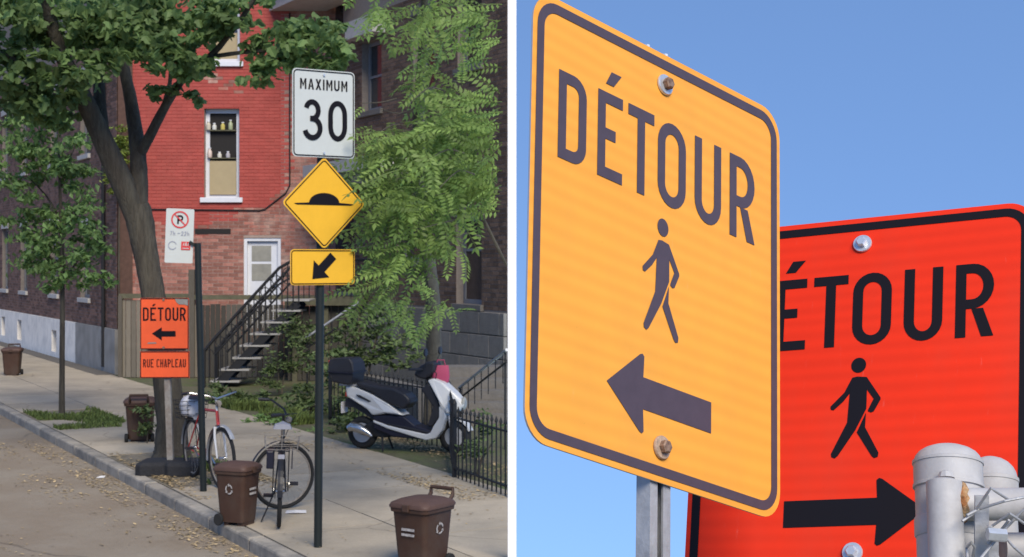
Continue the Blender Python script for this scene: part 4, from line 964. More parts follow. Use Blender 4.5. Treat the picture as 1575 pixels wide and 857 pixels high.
# leaf stile in front of the post, cross rail, flat bar
s_top=gp_(1452,742,GD-0.085); rs=27/F*(GD-0.085)
obj('stile', MB().lathe([(rs*0.6,s_top.z+0.004),(rs,s_top.z),(rs,s_top.z-1.2)],32,(s_top.x,s_top.y,0)), M['silverpaint'], gate, smooth=True)
ra=gp_(1462,776,GD-0.085); rb=gp_(1690,775,GD-0.085); rr_=24/F*GD
rl=obj('cross_rail', MB().tube([ra,ra.lerp(rb,0.08),rb],rr_,28), M['silverpaint'], gate, smooth=True)
wl=[]; ax=(rb-ra).normalized(); e1=GU.copy(); 
c_=ra+ax*(rs*0.93); u_=Vector((0,0,1)); v_=ax.cross(u_)
for k in range(18):
    a=2*PI*k/18; q=rr_*(1.02); p=c_+u_*(math.cos(a)*q)+v_*(math.sin(a)*q); off=ra-Vector((s_top.x,s_top.y,ra.z))
    d2=rs**2-(p.y-s_top.y)**2; p.x=s_top.x+math.sqrt(max(d2,0.0))+0.0; wl.append(p)
obj('weld_bead', MB().tube(wl,0.0075,8,closed=True,jitter=0.3), M['rust'], rl, smooth=True)
fb0=gp_(1510,762,GD-0.135); fb1=gp_(1509,900,GD-0.135)
obj('flat_bar', MB().bar(fb0,fb1,20/F*GD,0.004,up=(0,1,0)), M['galv'], gate)
fb2=gp_(1527,832,GD-0.10); fb3=gp_(1527,930,GD-0.10); obj('flat_bar', MB().bar(fb2,fb3,16/F*GD,0.004,up=(0,1,0)), M['galv'], gate)
lr0=gp_(1542,842,GD-0.06); lr1=gp_(1680,842,GD-0.06); obj('lower_rail', MB().tube([lr0,lr1],22/F*GD,24), M['silverpaint'], gate, smooth=True)
for pts in ([(1480,802),(1499,788),(1524,751),(1552,769)],[(1487,793),(1506,783),(1545,771),(1580,764)],[(1580,778),(1543,817),(1509,858),(1495,875)],[(1519,809),(1541,821),(1560,842),(1590,868)],[(1517,820),(1526,809),(1553,790),(1578,807)],[(1519,838),(1536,820),(1552,800)],[(1488,858),(1487,842),(1494,834),(1499,842),(1496,856)]):
    w_=[gp_(x,y,GD-0.16+0.012*math.sin(i*2.1)) for i,(x,y) in enumerate(pts)]; 
    out=[]
    for i in range(len(w_)-1):
        for k in range(4): out.append(w_[i].lerp(w_[i+1],k/4))
    out.append(w_[-1]); obj('mesh_wire', MB().tube(out,0.0019,7), M['galv'], gate, smooth=True)
nn=gp_(1533,823,GD-0.17); obj('clip_nut', MB().lathe([(0.009,-0.012),(0.009,0.012)],6,tuple(nn),'x'), M['zinc'], gate)
ws=gp_(1455,731,GD-0.06); obj('weld_bead', MB().lathe([(0.012,-0.004),(0.009,0.004),(0.003,0.007)],10,tuple(ws),'z'), M['silverpaint'], gate)

# ------------------------------------------------------------------ street signs on the dark post
pb=G(489,841); PD=pb.y; sc=F/PD
sp_=thing('sign_post','dark slim street signpost carrying three traffic signs','post',pb)
lean=Vector((6/sc,0,0)); top_z=(841-113)/sc
obj('shaft', MB().tube([(0,0,-0.02),(lean.x*0.5,0,top_z*0.5),(lean.x,0,top_z)],0.036,12), M['post_black'], sp_, smooth=True)
YAW=R(34)
def sign_at(name,label,px,py,d,yaw,cat='road sign',dy=0.0):
    p=P(px,py,d); t=thing(name,label,cat,p,yaw); return t
front=0.052
pv=Vector((math.sin(YAW),-math.cos(YAW),0))*front
def on_post(name,label,px,py):
    t=sign_at(name,label,px,py,PD,YAW); t.location=t.location+pv; return t
t=on_post('speed_limit_sign','white MAXIMUM 30 speed limit sign atop the dark post',494,176)
obj('plate', plate(rrect(0.6,0.76,0.04),0.004), [M['sign_white'],M['alu']], t)
mb=MB(); ribbon(mb, rrect(0.572,0.732,0.032), 0.010, -0.004, True); ink('border',mb,M['ink'],t)
word(t,'MAXIMUM',-0.228,0.205,0.053,0.092,0.0145,0.0165,-0.004,M['ink'],{'I':0.3,'M':1.12,'X':1.0,'A':1.05})
word(t,'30',-0.20,-0.235,0.185,0.355,0.046,0.055,-0.004,M['ink'],name='numeral')
for z in (0.335,-0.34): obj('bolt', MB().lathe([(0.012,0),(0.01,-0.008)],8,(0,-0.004,z),'y'), M['zinc'], t)
t=on_post('speed_hump_sign','yellow diamond speed hump warning sign under the white sign',494.5,313)
hd=0.402
dm=[tuple(Matrix.Rotation(R(45),2)@Vector(p)) for p in rrect(hd*1.41421,hd*1.41421,0.035)]
obj('plate', plate(dm,0.004), [M['sign_yellow'],M['alu']], t)
mb=MB(); ribbon(mb,[tuple(Matrix.Rotation(R(45),2)@Vector(p)) for p in rrect(hd*1.41421-0.036,hd*1.41421-0.036,0.025)],0.009,-0.004,True); ink('border',mb,M['ink'],t)
mb=MB(); poly(mb,[(-0.29,-0.004),(-0.26,-0.016),(0.26,-0.016),(0.29,-0.004)]+arc(0,0.006,0.145,0.082,0,180,16)[0:1]+arc(0,0.004,0.145,0.085,4,176,16)+[(-0.15,0.004)],-0.004); ink('hump_symbol',mb,M['ink'],t)
t=on_post('arrow_plate','yellow plate with black arrow pointing down left, lowest on the dark post',492.5,411)
obj('plate', plate(rrect(0.62,0.31,0.035),0.004), [M['sign_yellow'],M['alu']], t)
mb=MB(); ribbon(mb,rrect(0.596,0.286,0.025),0.008,-0.004,True); ink('border',mb,M['ink'],t)
a_=Matrix.Rotation(R(225),2); arw=[(0.145,0),(0.02,0.105),(0.02,0.04),(-0.14,0.04),(-0.14,-0.04),(0.02,-0.04),(0.02,-0.105)]
mb=MB(); poly(mb,[tuple(a_@Vector(p)) for p in arw],-0.004); ink('arrow',mb,M['ink'],t)

# ---- no-parking sign on its own post
pb=G(313,756); ND=pb.y; sc=F/ND
npst=thing('sign_post','thin dark post standing beside the red and white bicycle','post',pb)
obj('shaft', MB().tube([(0,0,-0.02),(-9/sc,0,(756-374)/sc)],0.036,10), M['post_black'], npst, smooth=True)
obj('bracket', MB().bar((-9/sc-0.01,0,(756-380)/sc),(-12/sc-0.06,-0.03,(756-372)/sc),0.03), M['post_black'], npst)
t=sign_at('no_parking_sign','white no-parking sign with red circle, above the thin dark post','road sign' and 277,363,ND,R(10)); t.location.y-=0.03; t.rotation_euler=(0,R(2),R(10))
obj('plate', plate(rrect(0.295,0.585,0.015),0.006), [M['sign_white'],M['alu']], t)
Y=-0.005
mb=MB(); ribbon(mb, arc(0,0.175,0.085,0.085,0,350,28),0.016,Y,True); ink('red_ring',mb,M['ink_red'],t)
mb=MB(); ribbon(mb,[(-0.054,0.229),(0.054,0.121)],0.013,Y-0.002); ink('slash',mb,M['ink_red'],t)
mb=MB(); put(mb,'P',-0.028,0.128,0.062,0.095,0.017,Y); ink('letter',mb,M['ink'],t)
word(t,'7h',-0.10,0.005,0.024,0.045,0.008,0.008,Y,M['ink_grey'],name='small_text'); word(t,'-',-0.02,0.005,0.025,0.045,0.007,0.006,Y,M['ink_grey'],name='small_text'); word(t,'22h',0.018,0.005,0.024,0.045,0.008,0.007,Y,M['ink_grey'],name='small_text')
mb=MB(); ribbon(mb, arc(-0.07,-0.105,0.042,0.042,20,330,16),0.009,Y); ink('faint_symbol',mb,M['ink_grey'],t)
mb=MB(); poly(mb,[(0.022,-0.15),(0.118,-0.15),(0.118,-0.06),(0.022,-0.06)],Y); ink('red_panel',mb,M['ink_red'],t)
mb=MB(); ribbon(mb,[(0.042,-0.105),(0.052,-0.075)],0.008,Y-0.003); ribbon(mb,[(0.062,-0.105),(0.072,-0.075),(0.078,-0.105)],0.008,Y-0.003); ribbon(mb,[(0.092,-0.105),(0.100,-0.075)],0.008,Y-0.003); ribbon(mb,[(0.036,-0.132),(0.105,-0.132)],0.007,Y-0.003); ink('panel_print',mb,M['sign_white'],t)

# ---- worksite detour sign on rubber base
db=G(263,728); DD=db.y; sc=F/DD
wp_=thing('temporary_sign_post','galvanised square post in a black rubber base at the kerb','post',db)
obj('shaft', MB().box((-0.035-10/sc*0,-0.03,0.02),(0.035,0.03,(728-470)/sc)), M['galv_old'], wp_).rotation_euler=(0,R(-2),0)
rbm=MB(); out=[(-0.37,-0.2),(-0.30,-0.25),(-0.02,-0.22),(0.02,-0.27),(0.33,-0.25),(0.38,-0.18),(0.36,0.2),(0.28,0.26),(-0.30,0.26),(-0.37,0.2)]
k=len(out); rbm.add([(x,y,-0.005) for x,y in out]+[(x,y,0.12) for x,y in out]+[(x*0.9,y*0.86,0.155) for x,y in out]+[(x*0.2,y*0.25,0.16) for x,y in out],
  [tuple(range(k-1,-1,-1))]+[(j*k+i,j*k+(i+1)%k,(j+1)*k+(i+1)%k,(j+1)*k+i) for j in range(3) for i in range(k)]+[tuple(3*k+i for i in range(k))])
obj('rubber_base', rbm, M['rubber'], wp_, bevel=0.012)
sgn=thing('detour_sign','small worn orange detour sign with left arrow on the temporary post','road sign',P(253,498,DD-0.06),R(2))
obj('plate', plate(rrect(0.565,0.60,0.015),0.004), [M['sign_work'],M['alu']], sgn)
mb=MB(); ribbon(mb,rrect(0.55,0.585,0.012),0.010,-0.004,True); ink('border',mb,M['ink'],sgn)
word(sgn,'DÉTOUR',-0.25,0.035,0.068,0.155,0.019,0.018,-0.004,M['ink'])
ar=[(-0.145,-0.115),(-0.03,-0.04),(-0.03,-0.085),(0.13,-0.085),(0.13,-0.15),(-0.03,-0.15),(-0.03,-0.195)]
mb=MB(); poly(mb,ar,-0.004); ink('arrow',mb,M['ink'],sgn)
mb=MB(); poly(mb,[(0.12,0.29),(0.272,0.285),(0.272,0.21),(0.23,0.225),(0.17,0.225),(0.14,0.25)],-0.006); ink('peeled_patch',mb,M['foundation_grey'],sgn)
mb=MB(); poly(mb,[(-0.2,-0.235),(-0.09,-0.232),(-0.1,-0.215),(-0.19,-0.218)],-0.004); ink('scuff',mb,M['foundation_grey'],sgn)
for z in (0.28,-0.28): obj('bolt', MB().lathe([(0.016,0),(0.014,-0.008)],8,(-0.01,-0.003,z),'y'), M['rustbolt'], sgn)
nam=thing('street_name_plate','orange RUE CHAPLEAU plate below the worn detour sign','sign',P(253.5,561,DD-0.06),R(2))
obj('plate', plate(rrect(0.575,0.315,0.012),0.004), [M['sign_work'],M['alu']], nam)
mb=MB(); ribbon(mb,rrect(0.56,0.30,0.01),0.010,-0.004,True); ink('border',mb,M['ink'],nam)
word(nam,'RUE CHAPLEAU',-0.25,-0.03,0.034,0.095,0.0105,0.0095,-0.004,M['ink'],{' ':0.45})
brk=obj('bracket', MB().box((-0.2,0.006,0.16),(0.24,0.03,0.20)), M['iron'], nam)

# ------------------------------------------------------------------ compost bins
def rr_ring(w,d_,r,z,n=4): return [(x,y,z) for x,y in rrect(w,d_,r,n)]
def loft(rings, cap=True):
    k=len(rings[0]); mb=MB(); vs=[p for r_ in rings for p in r_]
    fs=[(j*k+i,j*k+(i+1)%k,(j+1)*k+(i+1)%k,(j+1)*k+i) for j in range(len(rings)-1) for i in range(k)]
    if cap: fs+=[tuple(range(k-1,-1,-1)),tuple((len(rings)-1)*k+i for i in range(k))]
    return mb.add(vs,fs)
def recycle_logo(parent, x, y, z, r, rotz, m):
    mb=MB()
    for k in range(3):
        a0=k*120+10; ribbon(mb, arc(0,0,r,r,a0,a0+72,7), r*0.34, 0)
        a=R(a0+78); c=(r*math.cos(a),r*math.sin(a)); tv=(-math.sin(a),math.cos(a)); nv=(math.cos(a),math.sin(a))
        poly(mb,[(c[0]-nv[0]*r*0.42,c[1]-nv[1]*r*0.42),(c[0]+nv[0]*r*0.42,c[1]+nv[1]*r*0.42),(c[0]+tv[0]*r*0.5,c[1]+tv[1]*r*0.5)],0)
    o=ink('recycling_logo',mb,m,parent); o.location=(x,y,z); o.rotation_euler=(R(3.5),0,rotz); return o
def compost_bin(label, p, rotz, s=1.0, handle=True):
    t=thing('compost_bin',label,'bin',p,rotz,'brown compost bins on the pavement'); t.scale=(s,s,s)
    rings=[rr_ring(0.30,0.32,0.04,0.035),rr_ring(0.325,0.345,0.045,0.15),rr_ring(0.375,0.40,0.05,0.50),rr_ring(0.385,0.41,0.05,0.53)]
    obj('body', loft(rings), M['bin'], t, smooth=True)
    obj('rim', loft([rr_ring(0.41,0.435,0.055,0.50),rr_ring(0.415,0.44,0.055,0.535)]), M['bin'], t, bevel=0.005)
    lid=obj('lid', loft([rr_ring(0.43,0.455,0.06,0.536),rr_ring(0.435,0.46,0.06,0.552),rr_ring(0.42,0.445,0.07,0.575),rr_ring(0.33,0.36,0.09,0.60),rr_ring(0.15,0.17,0.06,0.608)]), M['bin_lid'], t, smooth=True)
    obj('lid_latch', MB().box((-0.035,-0.245,0.51),(0.035,-0.222,0.575)), M['bin'], lid, bevel=0.008)
    hb_=MB(); hb_.tube([(-0.12,0.21,0.545),(-0.12,0.27,0.60),(-0.12,0.275,0.655),(0.12,0.275,0.655),(0.12,0.27,0.60),(0.12,0.21,0.545)],0.018,8)
    if handle: obj('handle', hb_, M['bin'], t, smooth=True)
    for sx in (-1,1):
        w_=obj('wheel', MB().lathe([(0.02,-0.022),(0.055,-0.022),(0.06,-0.014),(0.06,0.014),(0.055,0.022),(0.02,0.022)],16,(sx*0.175,0.155,0.06),'x'), M['tyre'], t, smooth=True)
    obj('foot', MB().box((-0.12,-0.15,0),(0.12,-0.07,0.036)), M['bin'], t)
    obj('foot', MB().box((-0.12,0.05,0),(0.12,0.12,0.036)), M['bin'], t)
    return t
def bin_marks(t, logo, stripes):
    """logo and stripes each on a named face: turn about the bin's axis, distance from it"""
    o=recycle_logo(t, 0,0,0, 0.042, 0, M['bin_mark']); a,d_=logo
    o.rotation_euler=(R(3.5),0,a); o.location=(math.sin(a)*d_, -math.cos(a)*d_, 0.36)
    mb=MB()
    for z in (0.30,0.345): poly(mb,[(-0.07,z),(0.07,z),(0.07,z+0.022),(-0.07,z+0.022)],0)
    a,d_=stripes; o=ink('white_stripes',mb,M['bin_mark'],t); o.rotation_euler=(0,0,a); o.location=(math.sin(a)*d_, -math.cos(a)*d_, 0)
b1=compost_bin('brown compost bin with white recycling mark, standing right at the kerb', G(366,806), R(68), handle=False); b1.scale=(0.80,0.80,0.97); bin_marks(b1, (-PI/2,0.192), (0,0.205))
b2=compost_bin('brown compost bin cut by the bottom edge, white stripes and raised handle', G(650,873), R(-35), 0.94); bin_marks(b2,(PI/2,0.190),(0,0.202))
b3=compost_bin('brown compost bin with leafy sprig beside the maple trunk', G(216,678), R(190), 1.0)
b4=compost_bin('small far brown bin up the street before the white foundation', G(19,577), R(10), 1.0)
sprig=thing('leafy_sprig','green leafy weed growing up the front of the bin beside the maple','plant',G(226,682))
leaf_cloud('foliage',[((0.0,0,0.42),(0.16,0.08,0.12),90),((0.0,-0.02,0.18),(0.09,0.07,0.16),110)],'oval',0.075,M['leaf_bush'],sprig)
limb('stem',[(0,0,-0.01),(0.01,0,0.2),(0.0,0,0.45)],[0.008,0.007,0.004],M['bark'],sprig,6,3)

# ------------------------------------------------------------------ bicycles
def torus(mb, R_, r, axis, c, n=40, k=8):
    pts=[]; 
    for i in range(n):
        a=2*PI*i/n; v=(R_*math.cos(a),0,R_*math.sin(a)) if axis=='y' else (0,R_*math.cos(a),R_*math.sin(a)); pts.append(Vector(c)+Vector(v))
    return mb.tube(pts,r,k,closed=True)
def bike_wheel(parent, c, R_, yaw=0.0, fender=None, tyre=0.02):
    w=obj('wheel', torus(MB(),R_-tyre,tyre,'y',(0,0,0)), M['tyre'], parent, smooth=True); w.location=c; w.rotation_euler=(0,0,yaw)
    obj('rim', torus(MB(),R_-tyre*2.3,0.009,'y',(0,0,0),36,6), M['galv_old'], w, smooth=True)
    sp=MB()
    for i in range(24):
        a=2*PI*i/24; s_=0.025 if i%2 else -0.025; sp.tube([(0.02*math.cos(a+0.5),s_,0.02*math.sin(a+0.5)),((R_-tyre*2.3)*math.cos(a),0,(R_-tyre*2.3)*math.sin(a))],0.0016,3,cap=False)
    obj('spokes', sp, M['galv_old'], w); obj('hub', MB().lathe([(0.022,-0.04),(0.015,-0.02),(0.015,0.02),(0.022,0.04)],10,(0,0,0),'y'), M['chrome'], w)
    if fender:
        mb=MB(); pts=[((R_+0.025)*math.cos(R(a)),0,(R_+0.025)*math.sin(R(a))) for a in range(fender[0],fender[1],10)]
        vs=[]; 
        for p in pts: vs+=[(p[0],-0.025,p[2]),(p[0]*1.01,0,p[2]*1.01),(p[0],0.025,p[2])]
        mb.add(vs,[(3*i+j,3*i+j+1,3*i+j+4,3*i+j+3) for i in range(len(pts)-1) for j in (0,1)]); obj('mudguard',mb,fender[2],w,fix=False)
    return w
def bicycle(label, rear, yaw, R_, wb, mf, mfork, steer, saddle_m, roll=0.0, hb_m='chrome', hw=1.0):
    gm=M['bike_black'] if hb_m=='bike_black' else M['galv']
    t=thing('bicycle',label,'bicycle',rear,yaw); t.rotation_euler=(roll,0,yaw)
    ra=Vector((0,0,R_)); fa=Vector((wb,0,R_)); bb=Vector((0.43,0,R_-0.05)); sc_=Vector((0.27,0,R_+0.48)); hd0=Vector((wb-0.16,0,R_+0.50)); hd1=Vector((wb-0.115,0,R_+0.34))
    fr_=MB()
    for a,b,r_ in ((bb,sc_,0.016),(bb,hd1,0.018),(hd0,hd1,0.019),(sc_*0.97+bb*0.03,hd0,0.016)): fr_.tube([a,b],r_,8)
    for s_ in (-1,1):
        o_=Vector((0,0.05*s_,0)); fr_.tube([ra+o_,bb+o_*0.6],0.009,6); fr_.tube([ra+o_,sc_*0.85+bb*0.15+o_*0.4],0.008,6)
    obj('frame',fr_,mf,t,smooth=True)
    bike_wheel(t,ra,R_,0,(30,190,gm)); 
    # steering assembly turns about the head tube
    sh=bpy.data.objects.new('fork',None); 
    axis=(hd0-hd1).normalized(); Rm=Matrix.Rotation(steer,4,axis); piv=hd1
    rot=lambda p: piv+Rm@(Vector(p)-piv)
    fk=MB(); cr=hd1-axis*0.02
    fk.tube([rot(cr+Vector((0,-0.058,0))),rot(cr+Vector((0,0.058,0)))],0.014,6)
    for s_ in (-1,1):
        o_=Vector((0,0.055*s_,0)); fk.tube([rot(cr+o_*0.8),rot(cr+o_-axis*0.10),rot(fa+o_)],[0.014,0.013,0.009],6)
    fk.tube([rot(cr),rot(hd0+axis*0.14)],0.013,8); fko=obj('fork',fk,mfork,t,smooth=True)
    w=bike_wheel(t,rot(fa),R_,steer*0.95,(40,200,gm))
    hb_=MB(); H=hd0+axis*0.14; hp=lambda x,y,z: rot(H+Vector((x,y*hw,z)))
    hb_.tube([hp(-0.20,-0.30,0.04),hp(-0.08,-0.27,0.06),hp(0.02,-0.10,0.03),hp(0.03,0,0.0),hp(0.02,0.10,0.03),hp(-0.08,0.27,0.06),hp(-0.20,0.30,0.04)],0.011,8)
    ho=obj('handlebar',hb_,M[hb_m],t,smooth=True)
    for s_ in (-1,1): obj('grip',MB().tube([hp(-0.21,0.302*s_,0.038),hp(-0.11,0.28*s_,0.057)],0.017,8),M['black_plastic'],ho)
    lp=MB(); lp.lathe([(0.02,-0.03),(0.038,0.0),(0.034,0.012)],12,tuple(hp(0.07,0,-0.05)),'x'); obj('lamp',lp,M['galv_old'],ho)
    cb2=MB(); cb2.tube([hp(-0.06,-0.22,0.05),hp(0.10,-0.12,0.06),hp(0.10,-0.02,-0.06),rot(hd1)],0.004,5); obj('brake_cable',cb2,M['iron'],ho)
    sad=MB(); top=R_+0.60; sx=0.22
    prof=[(-0.13,0.085),(-0.05,0.09),(0.04,0.05),(0.14,0.022)]
    vs=[];
    for x,hw in prof:
        for y,zz in ((-hw,-0.03),(-hw*0.8,0.012),(0,0.02),(hw*0.8,0.012),(hw,-0.03)): vs.append((sx+x,y,top+zz))
    sad.add(vs,[(5*i+j,5*i+j+1,5*i+5+j+1,5*i+5+j) for i in range(3) for j in range(4)]+[(0,1,2,3,4),(15,16,17,18,19)]); obj('saddle',sad,saddle_m,t,smooth=True)
    obj('seat_post',MB().tube([sc_,(sx+0.01,0,top-0.01)],0.013,8),M['chrome'],t)
    cr_=MB(); cr_.lathe([(0.09,-0.004),(0.09,0.004)],20,(bb.x,0.05,bb.z),'y'); obj('chainring',cr_,M['bike_black'],t)
    for s_,a in ((1,-0.5),(-1,PI-0.5)):
        e=bb+Vector((0.17*math.cos(a),0.075*s_,0.17*math.sin(a))); c=obj('crank',MB().bar(bb+Vector((0,0.07*s_,0)),e,0.018),M['chrome'],t); obj('pedal',MB().box((e.x-0.045,e.y-0.01*1,e.z-0.012),(e.x+0.045,e.y+0.09*s_,e.z+0.012)),M['black_plastic'],c)
    obj('kickstand',MB().tube([bb+Vector((-0.05,0.05,0)),Vector((0.28,0.17,0.0))],0.008,6),M['iron'],t)
    return t,rot,hd0,axis,ra
fw=G(341,753); dirv=Vector((0.5,-0.87,0)).normalized(); rear=fw-dirv*1.04
bA,rot,hd0,axis,ra=bicycle('red and white city bicycle with a white bag in its rear basket', rear, math.atan2(dirv.y,dirv.x), 0.34, 1.04, M['bike_red'], M['bike_white'], R(6), M['black_plastic'])
bk=MB(); 
bx,bz=-0.06,0.74
for k in range(5):
    z=bz-0.06+k*0.05; g=0.85+0.035*k; bk.tube([(bx-0.13*g,-0.17*g,z),(bx+0.13*g,-0.17*g,z),(bx+0.13*g,0.17*g,z),(bx-0.13*g,0.17*g,z)],0.004,5,closed=True)
for x,y in [(a,b) for a in (-0.13,-0.04,0.05,0.13) for b in (-0.17,0.17)]+[(a,b) for a in (-0.13,0.13) for b in (-0.08,0,0.08)]: bk.tube([(bx+x*0.85,y*0.85,bz-0.06),(bx+x,y,bz+0.14)],0.003,4)
obj('wire_basket',bk,M['iron'],bA); obj('carrier_rack',MB().bar((-0.16,0,0.665),(0.24,0,0.67),0.1,0.012).tube([(0,-0.05,0.34),(-0.08,-0.05,0.66)],0.006,5).tube([(0,0.05,0.34),(-0.08,0.05,0.66)],0.006,5),M['iron'],bA)
bag=MB(); seg=14
rings=[]
for (z,r_) in ((-0.04,0.10),(0.0,0.125),(0.07,0.14),(0.12,0.15),(0.17,0.11),(0.2,0.07),(0.21,0.02)):
    rings.append([(r_*math.cos(2*PI*i/seg)*random.uniform(0.7,1.15)*0.95,r_*math.sin(2*PI*i/seg)*random.uniform(0.7,1.15)*1.15,z+random.uniform(-0.012,0.012)) for i in range(seg)])
mwA=Matrix.Translation(rear)@Matrix.Rotation(math.atan2(dirv.y,dirv.x),4,'Z')
bo=thing('plastic_bag','crumpled white plastic bag in the rear basket of the red bicycle','bag',mwA@Vector((bx,0,bz-0.01)))
bo2=obj('bag_body',loft(rings),M['bag_white'],bo,smooth=True); sb=bo2.modifiers.new('round','SUBSURF'); sb.levels=1; sb.render_levels=1
rp_=G(429,811); dv=Vector((-0.15,1,0)).normalized()
bB,rot,hd0,axis,ra=bicycle('black bicycle seen from behind with its front wheel turned sideways', rp_, math.atan2(dv.y,dv.x), 0.335, 1.02, M['bike_black'], M['bike_black'], R(-72), M['grey_saddle'], R(2), 'bike_black', 0.75)
rk=MB()
for y in (-0.07,0.07): rk.tube([(-0.14,y,0.73),(0.22,y,0.73)],0.007,6); rk.tube([(0.0,y*1.0,0.335),(-0.05,y,0.73)],0.006,6)
for x in (-0.14,0.0,0.12,0.22): rk.tube([(x,-0.07,0.73),(x,0.07,0.73)],0.006,6)
obj('carrier_rack',rk,M['bike_black'],bB)
for s_ in (-1,1): obj('pannier',MB().box((-0.12,s_*0.085-0.02,0.56),(0.12,s_*0.085+0.03*s_+0.02,0.725)),M['navy_plastic'],bB,bevel=0.01)
obj('rear_reflector',MB().box((-0.165,-0.03,0.66),(-0.15,0.03,0.70)),M['grey_saddle'],bB)
bk=MB()
for z,g in ((0.74,0.9),(0.79,0.95),(0.84,1.0)): bk.tube([(-0.14*g,-0.16*g,z),(0.14*g,-0.16*g,z),(0.14*g,0.16*g,z),(-0.14*g,0.16*g,z)],0.003,5,closed=True)
for x,y in [(a,b) for a in (-0.14,0,0.14) for b in (-0.16,0.16)]+[(a,0.0) for a in (-0.14,0.14)]: bk.tube([(x*0.9,y*0.9,0.74),(x,y,0.84)],0.004,4)
obj('wire_basket',bk,M['galv_old'],bB)
pp=thing('litter_paper','flat scrap of white paper on the pavement by the black bicycle','litter',G(455,789))
obj('sheet',MB().add([(-0.1,-0.05,0.004),(0.0,-0.07,0.012),(0.11,-0.03,0.005),(0.09,0.08,0.014),(-0.02,0.09,0.005),(-0.1,0.05,0.016),(0,0,0.03)],[(0,1,6),(1,2,6),(2,3,6),(3,4,6),(4,5,6),(5,0,6)]),M['paper'],pp)
pp=thing('litter_paper','tiny scrap of white paper in the gutter','litter',G(155,735,-0.12))
obj('sheet',MB().add([(-0.05,-0.03,0.004),(0.05,-0.03,0.006),(0.05,0.03,0.02),(-0.04,0.04,0.008),(0,0,0.025)],[(0,1,4),(1,2,4),(2,3,4),(3,0,4)]),M['paper'],pp)

# ------------------------------------------------------------------ scooter
sp0=G(557,690); sY=R(-20)
scq=thing('motor_scooter','silver motor scooter with black top case parked before the garden fence','scooter',sp0,sY)
zx=lambda a: ((500+a/5.357)-557)/109.0
zz=lambda b: (690-(540+b/5.357))/113.0
PZ=lambda L_: [(zx(a),zz(b)) for a,b in L_]
def swheel(x):
    w=obj('wheel',torus(MB(),0.165,0.052,'y',(0,0,0),36,10),M['tyre'],scq,smooth=True); w.location=(x,0,0.217)
    obj('rim',MB().lathe([(0.13,-0.035),(0.125,-0.02),(0.06,-0.012),(0.06,0.012),(0.125,0.02),(0.13,0.035)],24,(0,0,0),'y'),M['galv'],w,smooth=True); return w
swheel(zx(313)); swheel(1.33)
def panel(name,L_,hw,m,bev=0.03,parent=None,taper=None,y0=None): return obj(name,MB().prism(PZ(L_),-hw if y0 is None else y0,hw,0,taper),m,parent or scq,bevel=bev,smooth=False,seg=3)
panel('tail_body',[(190,295),(300,310),(430,360),(560,425),(690,520),(620,512),(540,508),(430,525),(385,480),(330,445),(200,385)],0.15,M['scooter'],0.035,taper=[0.75,0.9,1,1,0.85,0.95,1,1,1,1,0.75])
panel('seat',[(285,262),(330,262),(420,285),(520,300),(610,305),(700,345),(742,385),(742,420),(690,470),(560,425),(430,345),(300,300)],0.145,M['black_plastic'],0.04)
panel('under_body',[(430,530),(560,515),(690,525),(780,590),(920,630),(900,680),(850,700),(600,690),(440,630)],0.13,M['navy_plastic'],0.02)
panel('footboard_trim',[(437,560),(560,598),(700,625),(880,655),(915,640),(940,590),(985,520),(985,430),(1030,440),(1038,520),(1010,620),(960,685),(880,702),(820,690),(560,625),(440,580)],0.15,M['scooter'],0.02)
panel('foot_mat',[(560,585),(700,600),(900,635),(890,648),(700,615),(560,592)],0.14,M['black_plastic'],0.006)
panel('front_shield',[(885,232),(930,215),(1000,245),(1095,325),(1165,395),(1170,425),(1130,470),(1050,490),(1000,440),(985,390)],0.17,M['scooter'],0.05,taper=[0.8,0.7,0.6,0.5,0.4,0.4,0.6,0.9,1,1])
panel('inner_shield',[(830,310),(890,250),(980,400),(985,520),(920,600),(880,590),(905,520),(930,440)],0.12,M['black_plastic'],0.02)
obj('headlight',MB().lathe([(0.07,0),(0.08,0.03),(0.05,0.05)],16,(zx(1140),0,zz(410)),'x'),M['glass_pale'],scq)
hs=panel('handlebar_cover',[(765,195),(800,135),(890,82),(945,95),(935,170),(860,230),(800,215)],0.12,M['black_plastic'],0.03)
for s_ in (-1,1):
    obj('grip',MB().tube([(zx(850),0.1*s_,zz(150)),(zx(790),0.33*s_,zz(140))],0.018,8),M['black_plastic'],hs)
    mi_=obj('mirror',MB().tube([(zx(880),0.16*s_,zz(130)),(zx(900),0.22*s_,zz(40))],0.006,6),M['iron'],scq); obj('mirror_head',MB().lathe([(0.02,-0.012),(0.05,-0.01),(0.052,0.01),(0.02,0.014)],14,(zx(900),0.24*s_,zz(10)),'x'),M['black_plastic'],mi_)
obj('steering_stem',MB().tube([(zx(860),0,zz(220)),(zx(1000),0,zz(520)),(1.33,0,0.4)],0.03,8),M['iron'],scq)
fd=MB(); pts=[(1.33+0.245*math.cos(R(a)),0.217+0.245*math.sin(R(a))) for a in range(20,165,12)]
fd.prism(pts+[(1.33+0.225*math.cos(R(a)),0.217+0.225*math.sin(R(a))) for a in range(164,19,-12)],-0.065,0.065); obj('front_mudguard',fd,M['scooter'],scq)
for s_ in (-1,1): obj('fork_leg',MB().tube([(1.33,0.075*s_,0.217),(1.27,0.07*s_,0.5)],0.018,8),M['galv'],scq)
panel('vent',[(295,362),(330,368),(425,412),(405,418),(320,385)],0.156,M['black_plastic'],0.004)
panel('decal_stripe',[(440,478),(560,500),(650,514),(560,507),(440,486)],0.1515,M['navy_plastic'],0)
obj('cable',MB().tube([(zx(900),-0.08,zz(120)),(zx(960),-0.12,zz(180)),(zx(930),-0.06,zz(260))],0.007,6),M['iron'],scq)
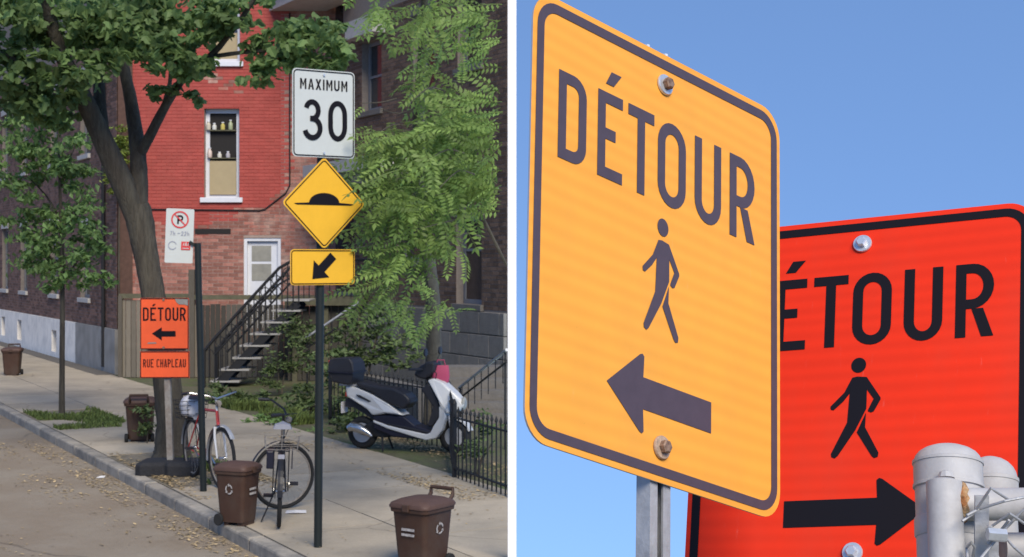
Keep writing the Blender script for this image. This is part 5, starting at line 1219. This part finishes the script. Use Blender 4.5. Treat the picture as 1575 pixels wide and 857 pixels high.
tcs=panel('top_case',[(62,95),(110,78),(245,72),(275,110),(285,175),(265,275),(240,290),(95,270),(66,180)],0.2,M['black_plastic'],0.035,taper=[0.8,0.85,0.85,0.9,1,0.95,0.85,0.85,1])
obj('reflector',MB().box((zx(58),-0.15,zz(148)),(zx(105),0.15,zz(95))),M['red_lens'],tcs,bevel=0.012)
obj('case_band',MB().prism(PZ([(64,182),(285,186),(284,194),(65,190)]),-0.205,0.205),M['navy_plastic'],tcs)
obj('rack',MB().box((zx(130),-0.08,zz(300)),(zx(330),0.08,zz(286))),M['galv'],scq)
mf=obj('muffler',MB().tube([(zx(430),-0.15,zz(690)),(zx(400),-0.155,zz(665)),(zx(330),-0.16,zz(630)),(zx(265),-0.16,zz(618)),(zx(235),-0.16,zz(635))],[0.02,0.04,0.062,0.062,0.045],14),M['chrome'],scq,smooth=True)
obj('rear_mudguard',MB().prism(PZ([(180,400),(215,395),(330,470),(400,520),(440,560),(420,570),(360,530),(250,470),(175,470)]),-0.06,0.06),M['black_plastic'],scq)
obj('tail_light',MB().box((zx(185),-0.08,zz(385)),(zx(215),0.08,zz(350))),M['red_lens'],scq)
obj('license_plate',MB().box((zx(150),-0.09,zz(520)),(zx(156),0.09,zz(430))),M['paper'],scq)
obj('engine',MB().prism(PZ([(300,640),(430,560),(560,640),(560,700),(440,700),(320,690)]),-0.08,0.1),M['iron'],scq,bevel=0.02)
obj('kickstand',MB().tube([(zx(500),-0.08,zz(690)),(zx(525),-0.16,0.0)],0.014,6),M['iron'],scq)
obj('kickstand',MB().tube([(zx(500),0.08,zz(690)),(zx(525),0.16,0.0)],0.014,6),M['iron'],scq)
bgk=thing('pink_bag','pink cloth bag hanging on the railing behind the scooter handlebar','bag',P(678,574,18.6)); bgk.scale=(0.85,0.85,0.85)
obj('bag_body',loft([rr_ring(0.24,0.08,0.03,-0.14),rr_ring(0.27,0.11,0.04,-0.05),rr_ring(0.25,0.09,0.03,0.07),rr_ring(0.23,0.05,0.02,0.12)]),M['pink'],bgk,smooth=True)
obj('strap',MB().tube([(-0.07,0,0.11),(-0.05,0,0.2),(0.05,0,0.2),(0.07,0,0.11)],0.009,6),M['pink'],bgk)
